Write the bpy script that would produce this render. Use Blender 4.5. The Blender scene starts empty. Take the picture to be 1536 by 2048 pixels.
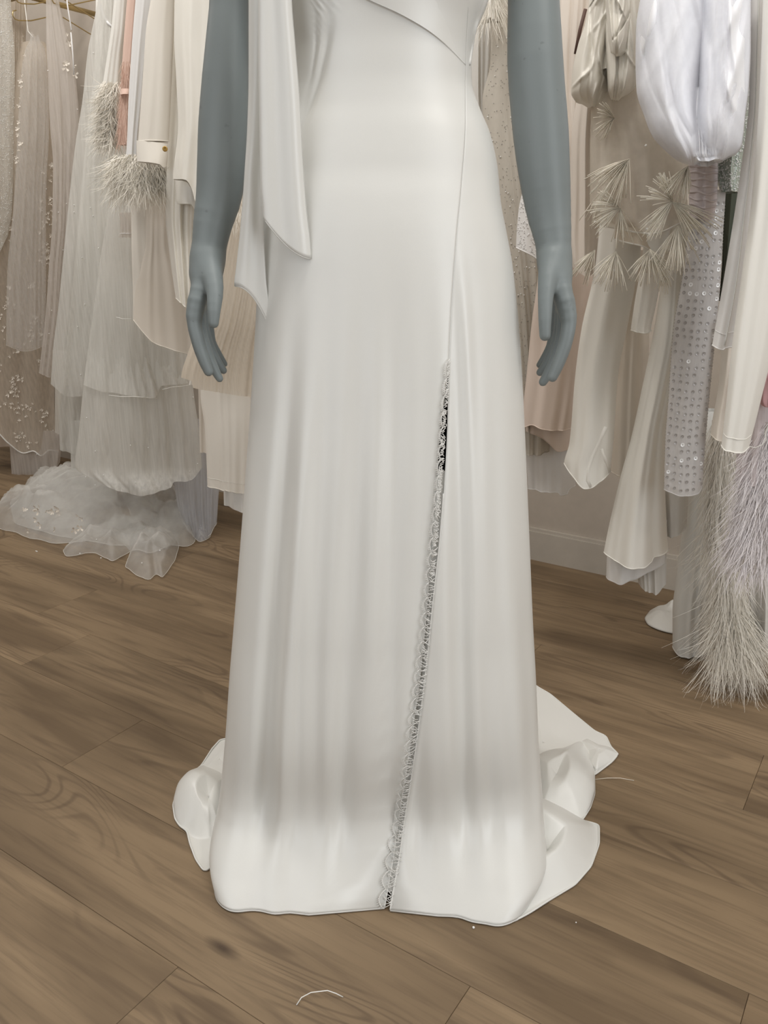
import bpy, math, random
import numpy as np
from mathutils import Vector, Matrix
PI = math.pi
# ------------------------------------------------------------------ camera
H = 0.95; FPX = 1643.0; PITCH = math.radians(18.0)
sc = bpy.context.scene; COL = sc.collection
cam = bpy.data.cameras.new('camera'); cam.sensor_fit = 'VERTICAL'; cam.sensor_height = 24.0
cam.lens = 24.0 * FPX / 2048.0; cam.clip_start = 0.02
camo = bpy.data.objects.new('camera', cam); COL.objects.link(camo)
camo.location = (0, 0, H); camo.rotation_euler = (PI / 2 - PITCH, 0, 0); sc.camera = camo
# ------------------------------------------------------------------ daylight
TX, TY = -0.8321, 0.5547            # along the floor planks and the wall (towards the far left)
NX, NY = 0.5547, 0.8321             # towards the back wall
def tn(t, n, z=0.0): return (TX * t + NX * n, TY * t + NY * n, z)
WALL_N, FRONT_N, LEFT_T, RIGHT_T, CEIL = 2.30, -2.6, 5.2, -2.9, 2.9
world = bpy.data.worlds.new('sky'); sc.world = world; world.use_nodes = True
world.node_tree.nodes['Background'].inputs[0].default_value = (0.90, 0.95, 1.0, 1)
world.node_tree.nodes['Background'].inputs[1].default_value = 0.7
def window_light(name, t, n, z, w, h, facing, power, color):
    l = bpy.data.lights.new(name, 'AREA'); l.shape = 'RECTANGLE'; l.size = w; l.size_y = h
    l.energy = power; l.color = color
    o = bpy.data.objects.new(name, l); COL.objects.link(o); o.location = tn(t, n, z)
    d = Vector(facing); o.rotation_euler = d.to_track_quat('-Z', 'Y').to_euler(); return o
window_light('right_window_daylight', RIGHT_T + 0.03, 0.05, 1.55, 1.9, 2.1, (TX, TY, -0.05), 46, (0.93, 0.97, 1.0))
window_light('front_window_daylight', 0.9, FRONT_N + 0.03, 1.6, 3.4, 2.1, (NX, NY, -0.05), 34, (0.96, 0.98, 1.0))
for k, (t, n) in enumerate([(-1.2, 0.3), (0.6, 0.3), (2.4, 0.3), (-1.2, -1.4), (0.6, -1.4), (2.4, -1.4)]):
    l = bpy.data.lights.new('downlight_glow', 'AREA'); l.shape = 'DISK'; l.size = 0.5; l.energy = 3; l.color = (1.0, 0.93, 0.82)
    o = bpy.data.objects.new('downlight_glow', l); COL.objects.link(o); o.location = tn(t, n, CEIL - 0.04)
for t in (-1.6, -.7, .2, 1.1, 2.0, 2.9, 3.8):  # fill lights added to brighten the rack, without fixtures
    l = bpy.data.lights.new('rack_fill_light', 'AREA'); l.shape = 'DISK'; l.size = 0.35; l.energy = 12.5; l.color = (1.0, 0.97, 0.93)
    o = bpy.data.objects.new('rack_fill_light', l); COL.objects.link(o); o.location = tn(t, 0.75, CEIL - 0.12)
    o.rotation_euler = Vector((NX * 1.25, NY * 1.25, -1.9)).to_track_quat('-Z', 'Y').to_euler()
sc.view_settings.view_transform = 'Standard'; sc.view_settings.look = 'None'
sc.view_settings.gamma = 1.0; sc.view_settings.use_curve_mapping = False
sc.view_settings.exposure = -0.42
sc.cycles.transparent_max_bounces = 32; sc.cycles.max_bounces = 8; sc.cycles.diffuse_bounces = 4
# ------------------------------------------------------------------ helpers
cp, sp = math.cos(PITCH), math.sin(PITCH)
def W(x, y, Y):                      # point of the room at forward distance Y seen towards (x, y)
    u, v = x - 768.0, y - 1024.0
    F = FPX * cp - v * sp; D = FPX * sp + v * cp
    return np.array([u * Y / F, Y, H - D * Y / F])
def WN(x, y, n):                     # the same, at distance n from the camera measured towards the back wall
    u, v = x - 768.0, y - 1024.0
    F = FPX * cp - v * sp; D = FPX * sp + v * cp
    k = n / (NX * u + NY * F)
    return np.array([u * k, F * k, H - D * k])
def FL(x, y, z=0.0):
    u, v = x - 768.0, y - 1024.0
    F = FPX * cp - v * sp; D = FPX * sp + v * cp; k = (H - z) / D
    return np.array([u * k, F * k, z])
def tag(o, label=None, cat=None, group=None, kind=None):
    if label: o['label'] = label
    if cat: o['category'] = cat
    if group: o['group'] = group
    if kind: o['kind'] = kind
    return o
def empty(name, loc, label=None, cat=None, group=None, kind=None):
    o = bpy.data.objects.new(name, None); COL.objects.link(o); o.location = loc; o.empty_display_size = 0.05
    return tag(o, label, cat, group, kind)
def mesh_obj(name, V, Fc, mat, parent=None, smooth=True):
    me = bpy.data.meshes.new(name)
    V = np.asarray(V, dtype=float)
    if parent is not None:
        V = V - np.array(abs_loc(parent))
    me.from_pydata(V.tolist() if len(V) < 2000000 else V, [], Fc)
    if smooth: me.polygons.foreach_set('use_smooth', [True] * len(me.polygons))
    if isinstance(mat, (list, tuple)):
        for m in mat: me.materials.append(m)
    else: me.materials.append(mat)
    me.update()
    o = bpy.data.objects.new(name, me); COL.objects.link(o)
    if parent is not None: o.parent = parent
    return o
def abs_loc(o):
    v = Vector(o.location)
    while o.parent is not None:
        o = o.parent; v = v + Vector(o.location)
    return v
def grid_faces(nr, nc, wrap=False, off=0):
    r = []
    cc = nc if wrap else nc - 1
    for i in range(nr - 1):
        a = off + i * nc; b = a + nc
        for j in range(cc):
            k = (j + 1) % nc
            r.append((a + j, a + k, b + k, b + j))
    return r
def grid_obj(name, P, mat, parent=None, wrap=False):
    nr, nc = P.shape[:2]
    return mesh_obj(name, P.reshape(-1, 3), grid_faces(nr, nc, wrap), mat, parent)
def tube(points, r, sides=6, off=0, closed=False):
    """swept tube; r number or list; returns verts, faces"""
    P = np.array(points, float); n = len(P)
    rr = np.full(n, r) if np.isscalar(r) else np.array(r, float)
    T = np.gradient(P, axis=0); T /= np.linalg.norm(T, axis=1)[:, None] + 1e-12
    up = np.array([0.13, 0.21, 0.97]) if abs(T[0][2]) < .9 else np.array([1.0, .1, 0])
    V = []; a = np.cross(T[0], up); a /= np.linalg.norm(a)
    for i in range(n):
        a = a - T[i] * (a @ T[i]); a /= np.linalg.norm(a) + 1e-12; b = np.cross(T[i], a)
        for k in range(sides):
            q = 2 * PI * k / sides; V.append(P[i] + rr[i] * (math.cos(q) * a + math.sin(q) * b))
    Fc = grid_faces(n, sides, True, off)
    Fc.append(tuple(off + k for k in reversed(range(sides)))); Fc.append(tuple(off + (n - 1) * sides + k for k in range(sides)))
    return V, Fc
def tubes_obj(name, lines, r, mat, parent=None, sides=6):
    V, Fc = [], []
    for ln in lines:
        rr = r
        if isinstance(ln, tuple): ln, rr = ln
        v, f = tube(ln, rr, sides, len(V)); V += v; Fc += f
    return mesh_obj(name, V, Fc, mat, parent)
def box_obj(name, lo, hi, mat, parent=None, basis=True):
    """box in the room's own t, n, z axes"""
    V = []
    for z in (lo[2], hi[2]):
        for (t, n) in ((lo[0], lo[1]), (hi[0], lo[1]), (hi[0], hi[1]), (lo[0], hi[1])):
            V.append(tn(t, n, z))
    Fc = [(0, 1, 2, 3), (4, 7, 6, 5), (0, 4, 5, 1), (1, 5, 6, 2), (2, 6, 7, 3), (3, 7, 4, 0)]
    return mesh_obj(name, V, Fc, mat, parent, smooth=False)
# ------------------------------------------------------------------ materials
def new_mat(name):
    m = bpy.data.materials.new(name); m.use_nodes = True
    nt = m.node_tree; return m, nt, nt.nodes, nt.links, nt.nodes['Principled BSDF']
def fabric(name, c, rough=0.6, sheen=0.2, weave=900.0, bump=0.15, var=0.04, spec=0.35, metal=0.0, wrinkle=0.0):
    m, nt, N, L, b = new_mat(name)
    tc = N.new('ShaderNodeTexCoord')
    nz = N.new('ShaderNodeTexNoise'); nz.inputs['Scale'].default_value = 7.0; nz.inputs['Detail'].default_value = 3
    L.new(tc.outputs['Object'], nz.inputs['Vector'])
    cr = N.new('ShaderNodeMixRGB'); cr.inputs[1].default_value = (*[x * (1 - var) for x in c], 1); cr.inputs[2].default_value = (*[min(1, x * (1 + var)) for x in c], 1)
    L.new(nz.outputs['Fac'], cr.inputs[0]); L.new(cr.outputs[0], b.inputs['Base Color'])
    b.inputs['Roughness'].default_value = rough; b.inputs['Sheen Weight'].default_value = sheen; b.inputs['Sheen Roughness'].default_value = 0.4
    b.inputs['Specular IOR Level'].default_value = spec; b.inputs['Metallic'].default_value = metal
    w = N.new('ShaderNodeTexNoise'); w.inputs['Scale'].default_value = weave; w.inputs['Detail'].default_value = 1
    L.new(tc.outputs['Object'], w.inputs['Vector'])
    bp = N.new('ShaderNodeBump'); bp.inputs['Strength'].default_value = bump; bp.inputs['Distance'].default_value = 0.0006
    L.new(w.outputs['Fac'], bp.inputs['Height'])
    if wrinkle > 0:
        mp = N.new('ShaderNodeMapping'); mp.inputs['Scale'].default_value = (26, 26, 5)
        L.new(tc.outputs['Object'], mp.inputs[0])
        w2 = N.new('ShaderNodeTexNoise'); w2.inputs['Scale'].default_value = 1.0; w2.inputs['Detail'].default_value = 3
        L.new(mp.outputs[0], w2.inputs['Vector'])
        b2 = N.new('ShaderNodeBump'); b2.inputs['Strength'].default_value = wrinkle; b2.inputs['Distance'].default_value = 0.006
        L.new(w2.outputs['Fac'], b2.inputs['Height']); L.new(bp.outputs[0], b2.inputs['Normal']); L.new(b2.outputs[0], b.inputs['Normal'])
    else: L.new(bp.outputs[0], b.inputs['Normal'])
    return m
def tulle(name, c, alpha=0.5, streak=0.25, scale=(110, 110, 2.5)):
    """sheer net: part of the light goes straight through, in threads that run down the cloth"""
    m = bpy.data.materials.new(name); m.use_nodes = True; nt = m.node_tree; N = nt.nodes; L = nt.links; N.clear()
    out = N.new('ShaderNodeOutputMaterial'); mix = N.new('ShaderNodeMixShader'); tr = N.new('ShaderNodeBsdfTransparent')
    df = N.new('ShaderNodeBsdfDiffuse'); df.inputs[0].default_value = (*c, 1)
    tl = N.new('ShaderNodeBsdfTranslucent'); tl.inputs[0].default_value = (*c, 1)
    m2 = N.new('ShaderNodeMixShader'); m2.inputs[0].default_value = 0.35
    L.new(df.outputs[0], m2.inputs[1]); L.new(tl.outputs[0], m2.inputs[2])
    tc = N.new('ShaderNodeTexCoord'); mp = N.new('ShaderNodeMapping'); mp.inputs['Scale'].default_value = scale
    nz = N.new('ShaderNodeTexNoise'); nz.inputs['Scale'].default_value = 1.0; nz.inputs['Detail'].default_value = 4
    mr = N.new('ShaderNodeMapRange'); mr.inputs[1].default_value = 0.3; mr.inputs[2].default_value = 0.7
    mr.inputs[3].default_value = max(0, alpha - streak); mr.inputs[4].default_value = min(1, alpha + streak)
    L.new(tc.outputs['Object'], mp.inputs[0]); L.new(mp.outputs[0], nz.inputs['Vector']); L.new(nz.outputs['Fac'], mr.inputs[0])
    L.new(mr.outputs[0], mix.inputs[0]); L.new(tr.outputs[0], mix.inputs[1]); L.new(m2.outputs[0], mix.inputs[2])
    L.new(mix.outputs[0], out.inputs[0]); return m
def plain(name, c, rough=0.5, metal=0.0, spec=0.5, sheen=0.0, trans=0.0):
    m, nt, N, L, b = new_mat(name)
    tc = N.new('ShaderNodeTexCoord'); nz = N.new('ShaderNodeTexNoise'); nz.inputs['Scale'].default_value = 40
    L.new(tc.outputs['Object'], nz.inputs['Vector'])
    mx = N.new('ShaderNodeMixRGB'); mx.inputs[1].default_value = (*[x * .94 for x in c], 1); mx.inputs[2].default_value = (*[min(1, x * 1.06) for x in c], 1)
    L.new(nz.outputs['Fac'], mx.inputs[0]); L.new(mx.outputs[0], b.inputs['Base Color'])
    b.inputs['Roughness'].default_value = rough; b.inputs['Metallic'].default_value = metal; b.inputs['Specular IOR Level'].default_value = spec
    b.inputs['Sheen Weight'].default_value = sheen
    return m
SATIN = fabric('ivory_satin', (0.785, 0.785, 0.755), rough=0.36, sheen=0.0, weave=1400, bump=0.10, var=0.012, spec=0.75)
SATIN_IN = fabric('satin_wrong_side', (0.74, 0.74, 0.71), rough=0.55, sheen=0.1, var=0.02)
CREAM = fabric('cream_crepe', (0.80, 0.755, 0.68), rough=0.7, sheen=0.15)
IVORY = fabric('ivory_crepe', (0.84, 0.82, 0.765), rough=0.62, sheen=0.2)
WHITE = fabric('white_crepe', (0.82, 0.81, 0.80), rough=0.62, sheen=0.2)
CREAM_SATIN = fabric('cream_satin', (0.82, 0.79, 0.72), rough=0.36, sheen=0.1, spec=0.5)
CHAMP = fabric('champagne_chiffon', (0.78, 0.71, 0.64), rough=0.65, sheen=0.2)
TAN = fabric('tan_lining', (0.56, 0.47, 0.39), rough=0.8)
BLUSH = fabric('blush_chiffon', (0.76, 0.55, 0.46), rough=0.7, sheen=0.2)
PEACH = fabric('pale_blush_crepe', (0.80, 0.68, 0.60), rough=0.7, sheen=0.2)
MAUVE = fabric('mauve_organza', (0.60, 0.53, 0.53), rough=0.45, sheen=0.3)
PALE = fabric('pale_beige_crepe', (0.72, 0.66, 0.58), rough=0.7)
GREYC = fabric('grey_ivory_crepe', (0.70, 0.68, 0.64), rough=0.7)
ORGANZA = fabric('white_organza', (0.88, 0.885, 0.92), rough=0.7, sheen=0.2)
ORG_SHEER = tulle('white_organza_veil', (0.90, 0.905, 0.94), 0.38, 0.10, (14, 14, 14))
T_IVORY = tulle('ivory_tulle', (0.82, 0.79, 0.73), 0.66, 0.12)
T_GREY = tulle('cool_white_tulle', (0.84, 0.83, 0.79), 0.60, 0.13)
T_BLUE = tulle('blue_grey_tulle', (0.74, 0.75, 0.78), 0.45, 0.10)
T_MAUVE = tulle('mauve_tulle', (0.76, 0.71, 0.66), 0.55, 0.12)
T_CHAMP = tulle('champagne_tulle', (0.72, 0.64, 0.54), 0.70, 0.12)
T_SLIP = tulle('faint_grey_tulle', (0.80, 0.77, 0.73), 0.30, 0.08)
T_PLEAT = tulle('beige_pleated_tulle', (0.80, 0.73, 0.63), 0.93, 0.06, (330, 330, 1.6))
T_FLOOR = tulle('tulle_on_floor', (0.86, 0.85, 0.82), 0.40, 0.08, (12, 12, 12))
T_SHEER = tulle('champagne_organza', (0.84, 0.79, 0.71), 0.5, 0.10, (20, 20, 20))
T_GLIT = tulle('glitter_net', (0.74, 0.70, 0.63), 0.85, 0.1, (40, 40, 8))
T_SEQ = tulle('lilac_grey_net', (0.76, 0.74, 0.73), 0.9, 0.05, (300, 300, 60))
EDGE = plain('tulle_edge_thread', (0.80, 0.79, 0.75), 0.6)
FEATHER = plain('ivory_feather', (0.86, 0.82, 0.74), 0.6, sheen=0.3)
FEATHER_LILAC = plain('lilac_feather', (0.82, 0.78, 0.79), 0.6, sheen=0.3)
FEATHER_BLUSH = plain('blush_feather', (0.74, 0.53, 0.43), 0.6, sheen=0.3)
STRAW = plain('pale_straw_fringe', (0.90, 0.85, 0.74), 0.45)
LACE = plain('white_lace_thread', (0.82, 0.81, 0.78), 0.6)
GOLD = plain('brushed_gold', (0.55, 0.42, 0.20), 0.35, metal=0.9)
GOLDB = plain('gold_button', (0.50, 0.32, 0.10), 0.3, metal=0.9)
PEARL = plain('pearl_bead', (0.9, 0.9, 0.88), 0.12, spec=0.8)
SEQUIN = plain('silver_sequin', (0.40, 0.38, 0.37), 0.35, metal=0.35)
SEQ_WH = plain('white_sequin', (0.88, 0.88, 0.88), 0.3, metal=0.1)
GREEN = plain('green_sequin', (0.40, 0.45, 0.40), 0.35, metal=0.3)
DKGREEN = plain('dark_green_velvet', (0.06, 0.07, 0.05), 0.8)
BROWN = plain('brown_ribbon', (0.12, 0.07, 0.055), 0.7)
PETAL = plain('petal_applique', (0.76, 0.70, 0.62), 0.7)
ROSE = plain('dusty_rose_tulle', (0.55, 0.33, 0.34), 0.7)
def mannequin_mat():
    m, nt, N, L, b = new_mat('slate_blue_grey_paint')
    tc = N.new('ShaderNodeTexCoord'); v = N.new('ShaderNodeTexNoise'); v.inputs['Scale'].default_value = 90; v.inputs['Detail'].default_value = 1
    L.new(tc.outputs['Object'], v.inputs['Vector'])
    r = N.new('ShaderNodeValToRGB'); r.color_ramp.elements[0].position = 0.20; r.color_ramp.elements[0].color = (0.18, 0.20, 0.205, 1)
    r.color_ramp.elements[1].position = 0.26; r.color_ramp.elements[1].color = (0.222, 0.252, 0.256, 1)
    L.new(v.outputs['Fac'], r.inputs[0]); L.new(r.outputs[0], b.inputs['Base Color'])
    b.inputs['Roughness'].default_value = 0.42; b.inputs['Specular IOR Level'].default_value = 0.35
    return m
SKIN = mannequin_mat()
def wood_mat():
    m, nt, N, L, b = new_mat('oak_plank')
    tc = N.new('ShaderNodeTexCoord'); oi = N.new('ShaderNodeObjectInfo')
    sc_ = N.new('ShaderNodeVectorMath'); sc_.operation = 'SCALE'; sc_.inputs[0].default_value = (37, 53, 11)
    L.new(oi.outputs['Random'], sc_.inputs['Scale'])
    ad = N.new('ShaderNodeVectorMath'); ad.operation = 'ADD'; L.new(tc.outputs['Object'], ad.inputs[0]); L.new(sc_.outputs[0], ad.inputs[1])
    def noise(scale, size, detail, dist=0.0, rough=0.55):
        mp = N.new('ShaderNodeMapping'); mp.inputs['Scale'].default_value = scale; L.new(ad.outputs[0], mp.inputs[0])
        nz = N.new('ShaderNodeTexNoise'); nz.inputs['Scale'].default_value = size; nz.inputs['Detail'].default_value = detail
        nz.inputs['Distortion'].default_value = dist; nz.inputs['Roughness'].default_value = rough
        L.new(mp.outputs[0], nz.inputs['Vector']); return nz
    broad = noise((1.3, 9, 1), 1.0, 3, 0.4); fine = noise((5, 120, 1), 1.0, 6, 0.2, 0.65); mid = noise((2.2, 26, 1), 1.0, 5, 1.2)
    # growth rings seen where a soft noise is cut in bands
    rg = noise((1.6, 7.5, 1), 1.0, 1.5, 0.6)
    mul = N.new('ShaderNodeMath'); mul.operation = 'MULTIPLY'; mul.inputs[1].default_value = 95; L.new(rg.outputs['Fac'], mul.inputs[0])
    sn = N.new('ShaderNodeMath'); sn.operation = 'SINE'; L.new(mul.outputs[0], sn.inputs[0])
    sr = N.new('ShaderNodeMapRange'); sr.inputs[1].default_value = 0.3; sr.inputs[2].default_value = 1.0; sr.inputs[3].default_value = 0; sr.inputs[4].default_value = 1
    L.new(sn.outputs[0], sr.inputs[0])
    msk = noise((1.1, 6, 1), 1.3, 1); mk = N.new('ShaderNodeMapRange'); mk.inputs[1].default_value = 0.52; mk.inputs[2].default_value = 0.64; L.new(msk.outputs['Fac'], mk.inputs[0])
    rm = N.new('ShaderNodeMath'); rm.operation = 'MULTIPLY'; L.new(sr.outputs[0], rm.inputs[0]); L.new(mk.outputs[0], rm.inputs[1])
    c1 = N.new('ShaderNodeValToRGB'); e = c1.color_ramp.elements
    e[0].position = 0.34; e[0].color = (0.195, 0.134, 0.078, 1); e[1].position = 0.60; e[1].color = (0.345, 0.246, 0.148, 1)
    L.new(broad.outputs['Fac'], c1.inputs[0])
    def over(prev, fac, col, amount):
        k = N.new('ShaderNodeMath'); k.operation = 'MULTIPLY'; k.inputs[1].default_value = amount; L.new(fac, k.inputs[0])
        mx = N.new('ShaderNodeMixRGB'); mx.inputs[2].default_value = (*col, 1); L.new(k.outputs[0], mx.inputs[0]); L.new(prev, mx.inputs[1]); return mx.outputs[0]
    mm = N.new('ShaderNodeMapRange'); mm.inputs[1].default_value = 0.52; mm.inputs[2].default_value = 0.72; L.new(mid.outputs['Fac'], mm.inputs[0])
    c = over(c1.outputs[0], mm.outputs[0], (0.130, 0.087, 0.052), 0.55)
    fm = N.new('ShaderNodeMapRange'); fm.inputs[1].default_value = 0.5; fm.inputs[2].default_value = 0.75; L.new(fine.outputs['Fac'], fm.inputs[0])
    c = over(c, fm.outputs[0], (0.135, 0.090, 0.055), 0.5)
    c = over(c, rm.outputs[0], (0.105, 0.068, 0.042), 0.45)
    # knots
    mp = N.new('ShaderNodeMapping'); mp.inputs['Scale'].default_value = (2.6, 7.5, 1); L.new(ad.outputs[0], mp.inputs[0])
    vo = N.new('ShaderNodeTexVoronoi'); vo.inputs['Scale'].default_value = 1.0; L.new(mp.outputs[0], vo.inputs['Vector'])
    kr = N.new('ShaderNodeMapRange'); kr.inputs[1].default_value = 0.10; kr.inputs[2].default_value = 0.02; L.new(vo.outputs['Distance'], kr.inputs[0])
    wn = N.new('ShaderNodeMath'); wn.operation = 'GREATER_THAN'; wn.inputs[1].default_value = 0.45
    sx = N.new('ShaderNodeSeparateColor'); L.new(vo.outputs['Color'], sx.inputs[0]); L.new(sx.outputs[0], wn.inputs[0])
    km = N.new('ShaderNodeMath'); km.operation = 'MULTIPLY'; L.new(kr.outputs[0], km.inputs[0]); L.new(wn.outputs[0], km.inputs[1])
    c = over(c, km.outputs[0], (0.045, 0.026, 0.018), 0.8)
    # tone from plank to plank
    tone = N.new('ShaderNodeMapRange'); tone.inputs[3].default_value = 0.76; tone.inputs[4].default_value = 0.88; L.new(oi.outputs['Random'], tone.inputs[0])
    ts = N.new('ShaderNodeVectorMath'); ts.operation = 'SCALE'; L.new(c, ts.inputs[0]); L.new(tone.outputs[0], ts.inputs['Scale'])
    L.new(ts.outputs[0], b.inputs['Base Color'])
    b.inputs['Roughness'].default_value = 0.55; b.inputs['Specular IOR Level'].default_value = 0.35
    bp = N.new('ShaderNodeBump'); bp.inputs['Strength'].default_value = 0.25; bp.inputs['Distance'].default_value = 0.001
    L.new(fine.outputs['Fac'], bp.inputs['Height']); L.new(bp.outputs[0], b.inputs['Normal'])
    return m
WOOD = wood_mat()
SUB = plain('dark_underlay', (0.16, 0.12, 0.08), 0.9)
WALLM = plain('shade_toned_wall_paint', (0.46, 0.405, 0.345), 0.8)  # wall colour lowered so that it carries the shadow behind the rack
TRIM = plain('white_gloss_trim', (0.50, 0.455, 0.395), 0.5)
CEILM = plain('ceiling_paint', (0.78, 0.77, 0.75), 0.9)
GLASS, _nt, _N, _L, _b = new_mat('window_glass'); _b.inputs['Transmission Weight'].default_value = 1.0; _b.inputs['Roughness'].default_value = 0.0; _b.inputs['IOR'].default_value = 1.0
# ------------------------------------------------------------------ floor of separate planks
floor = empty('floor', (0, 0, 0), kind='structure')
PW, PL, SEAM0 = 0.1967, 1.196, 1.957
JOINT = {0: .222, 1: .700, 2: .148, 3: .712, 4: .49, 5: .063, 6: .378, 7: .729}
random.seed(4)
plank_mesh = {}
def plank_piece(L_):
    k = round(L_, 3)
    if k in plank_mesh: return plank_mesh[k]
    g = 0.00022; b = 0.0006; V = []
    for (z, i) in ((-0.012, 0), (-b, 0), (0, b)):
        for (x, y) in ((g + i, g + i), (L_ - g - i, g + i), (L_ - g - i, PW - g - i), (g + i, PW - g - i)): V.append((x, y, z))
    Fc = [(8, 9, 10, 11)]
    for r in (0, 4):
        for k2 in range(4): Fc.append((r + k2, r + (k2 + 1) % 4, r + 4 + (k2 + 1) % 4, r + 4 + k2))
    me = bpy.data.meshes.new('plank'); me.from_pydata(V, [], Fc); me.materials.append(WOOD); me.update()
    plank_mesh[k] = me; return me
ang = math.atan2(TY, TX)
for r in range(-2, 25):
    n_hi = SEAM0 - r * PW
    if n_hi > WALL_N + .2: continue
    j0 = JOINT.get(r, random.uniform(0, PL))
    n_base = n_hi - PW if True else 0
    k = math.floor((RIGHT_T - j0) / PL)
    t = j0 + k * PL
    while t < LEFT_T:
        a_, b_ = max(t, RIGHT_T), min(t + PL, LEFT_T)
        if b_ - a_ > 0.02 and n_hi > FRONT_N:
            o = bpy.data.objects.new('plank', plank_piece(b_ - a_)); COL.objects.link(o); o.parent = floor
            # local x along t, local y towards -n
            o.location = tn(a_, n_hi - 0.0, 0); o.rotation_euler = (0, 0, ang)
        t += PL
box_obj('subfloor', (RIGHT_T, FRONT_N, -0.05), (LEFT_T, WALL_N + .25, -0.0105), SUB, floor)
# room shell
def wall_with_windows(name, axis, c, lo, hi, wins, mat, th=0.12):
    """wall as one mesh built from the solid pieces round its windows"""
    root = empty(name, (0, 0, 0), kind='structure'); xs = [lo]
    for (a, b, z0, z1) in wins: xs += [a, b]
    xs.append(hi); k = 0
    def piece(a, b, z0, z1):
        if axis == 't': box_obj('wall_panel', (c, a, z0), (c + th, b, z1), mat, root)
        else: box_obj('wall_panel', (a, c, z0), (b, c + th, z1), mat, root)
    for i in range(0, len(xs), 2): piece(xs[i], xs[i + 1], 0, CEIL)
    for (a, b, z0, z1) in wins: piece(a, b, 0, z0); piece(a, b, z1, CEIL)
    return root
wb = box_obj('wall_back', (RIGHT_T, WALL_N, 0), (LEFT_T, WALL_N + .12, CEIL), WALLM); tag(wb, kind='structure')
wl = box_obj('wall_left', (LEFT_T, FRONT_N, 0), (LEFT_T + .12, WALL_N, CEIL), WALLM); tag(wl, kind='structure')
wall_with_windows('wall_right', 't', RIGHT_T - .12, FRONT_N, WALL_N, [(-0.95, 1.05, .45, 2.65)], WALLM)
wall_with_windows('wall_front', 'n', FRONT_N - .12, RIGHT_T, LEFT_T, [(-0.9, 2.7, .45, 2.65)], WALLM)
ce = box_obj('ceiling', (RIGHT_T, FRONT_N, CEIL), (LEFT_T, WALL_N, CEIL + .1), CEILM); tag(ce, kind='structure')
def window(name, axis, c, a, b, z0, z1):
    r = empty(name, (0, 0, 0), kind='structure'); w = .05
    for (p, q, y0, y1) in ((a, a + w, z0, z1), (b - w, b, z0, z1), (a + w, b - w, z0, z0 + w), (a + w, b - w, z1 - w, z1), ((a + b) / 2 - w / 2, (a + b) / 2 + w / 2, z0 + w, z1 - w)):
        if axis == 't': box_obj('window_frame', (c, p, y0), (c + .05, q, y1), TRIM, r)
        else: box_obj('window_frame', (p, c, y0), (q, c + .05, y1), TRIM, r)
window('window_1', 't', RIGHT_T - .10, -0.95, 1.05, .45, 2.65)
window('window_2', 'n', FRONT_N - .10, -0.9, 2.7, .45, 2.65)
bb = empty('baseboard_back', tn(0, WALL_N - .014, 0), kind='structure')
box_obj('lower_board', (RIGHT_T, WALL_N - .014, 0), (LEFT_T, WALL_N, .094), TRIM, bb)
box_obj('top_bead', (RIGHT_T, WALL_N - .010, .094), (LEFT_T, WALL_N, .104), TRIM, bb)
# ------------------------------------------------------------------ mannequin (arms as implicit surfaces)
def interp(xs, ys):
    xs = np.array(xs, float); ys = np.array(ys, float); o = np.argsort(xs); xs, ys = xs[o], ys[o]
    m = np.gradient(ys, xs)
    # shape preserving slopes
    d = np.diff(ys) / np.diff(xs)
    for i in range(1, len(xs) - 1):
        m[i] = 0 if d[i - 1] * d[i] <= 0 else 2 * d[i - 1] * d[i] / (d[i - 1] + d[i])
    m[0], m[-1] = d[0], d[-1]
    def f(x):
        x = np.clip(np.asarray(x, float), xs[0], xs[-1]); i = np.clip(np.searchsorted(xs, x) - 1, 0, len(xs) - 2)
        h = xs[i + 1] - xs[i]; t = (x - xs[i]) / h
        return ((2 * t ** 3 - 3 * t ** 2 + 1) * ys[i] + (t ** 3 - 2 * t ** 2 + t) * h * m[i] + (-2 * t ** 3 + 3 * t ** 2) * ys[i + 1] + (t ** 3 - t ** 2) * h * m[i + 1])
    return f
def smin(a, b, k):
    h = np.clip(0.5 + 0.5 * (b - a) / k, 0, 1); return b * (1 - h) + a * h - k * h * (1 - h)
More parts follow.
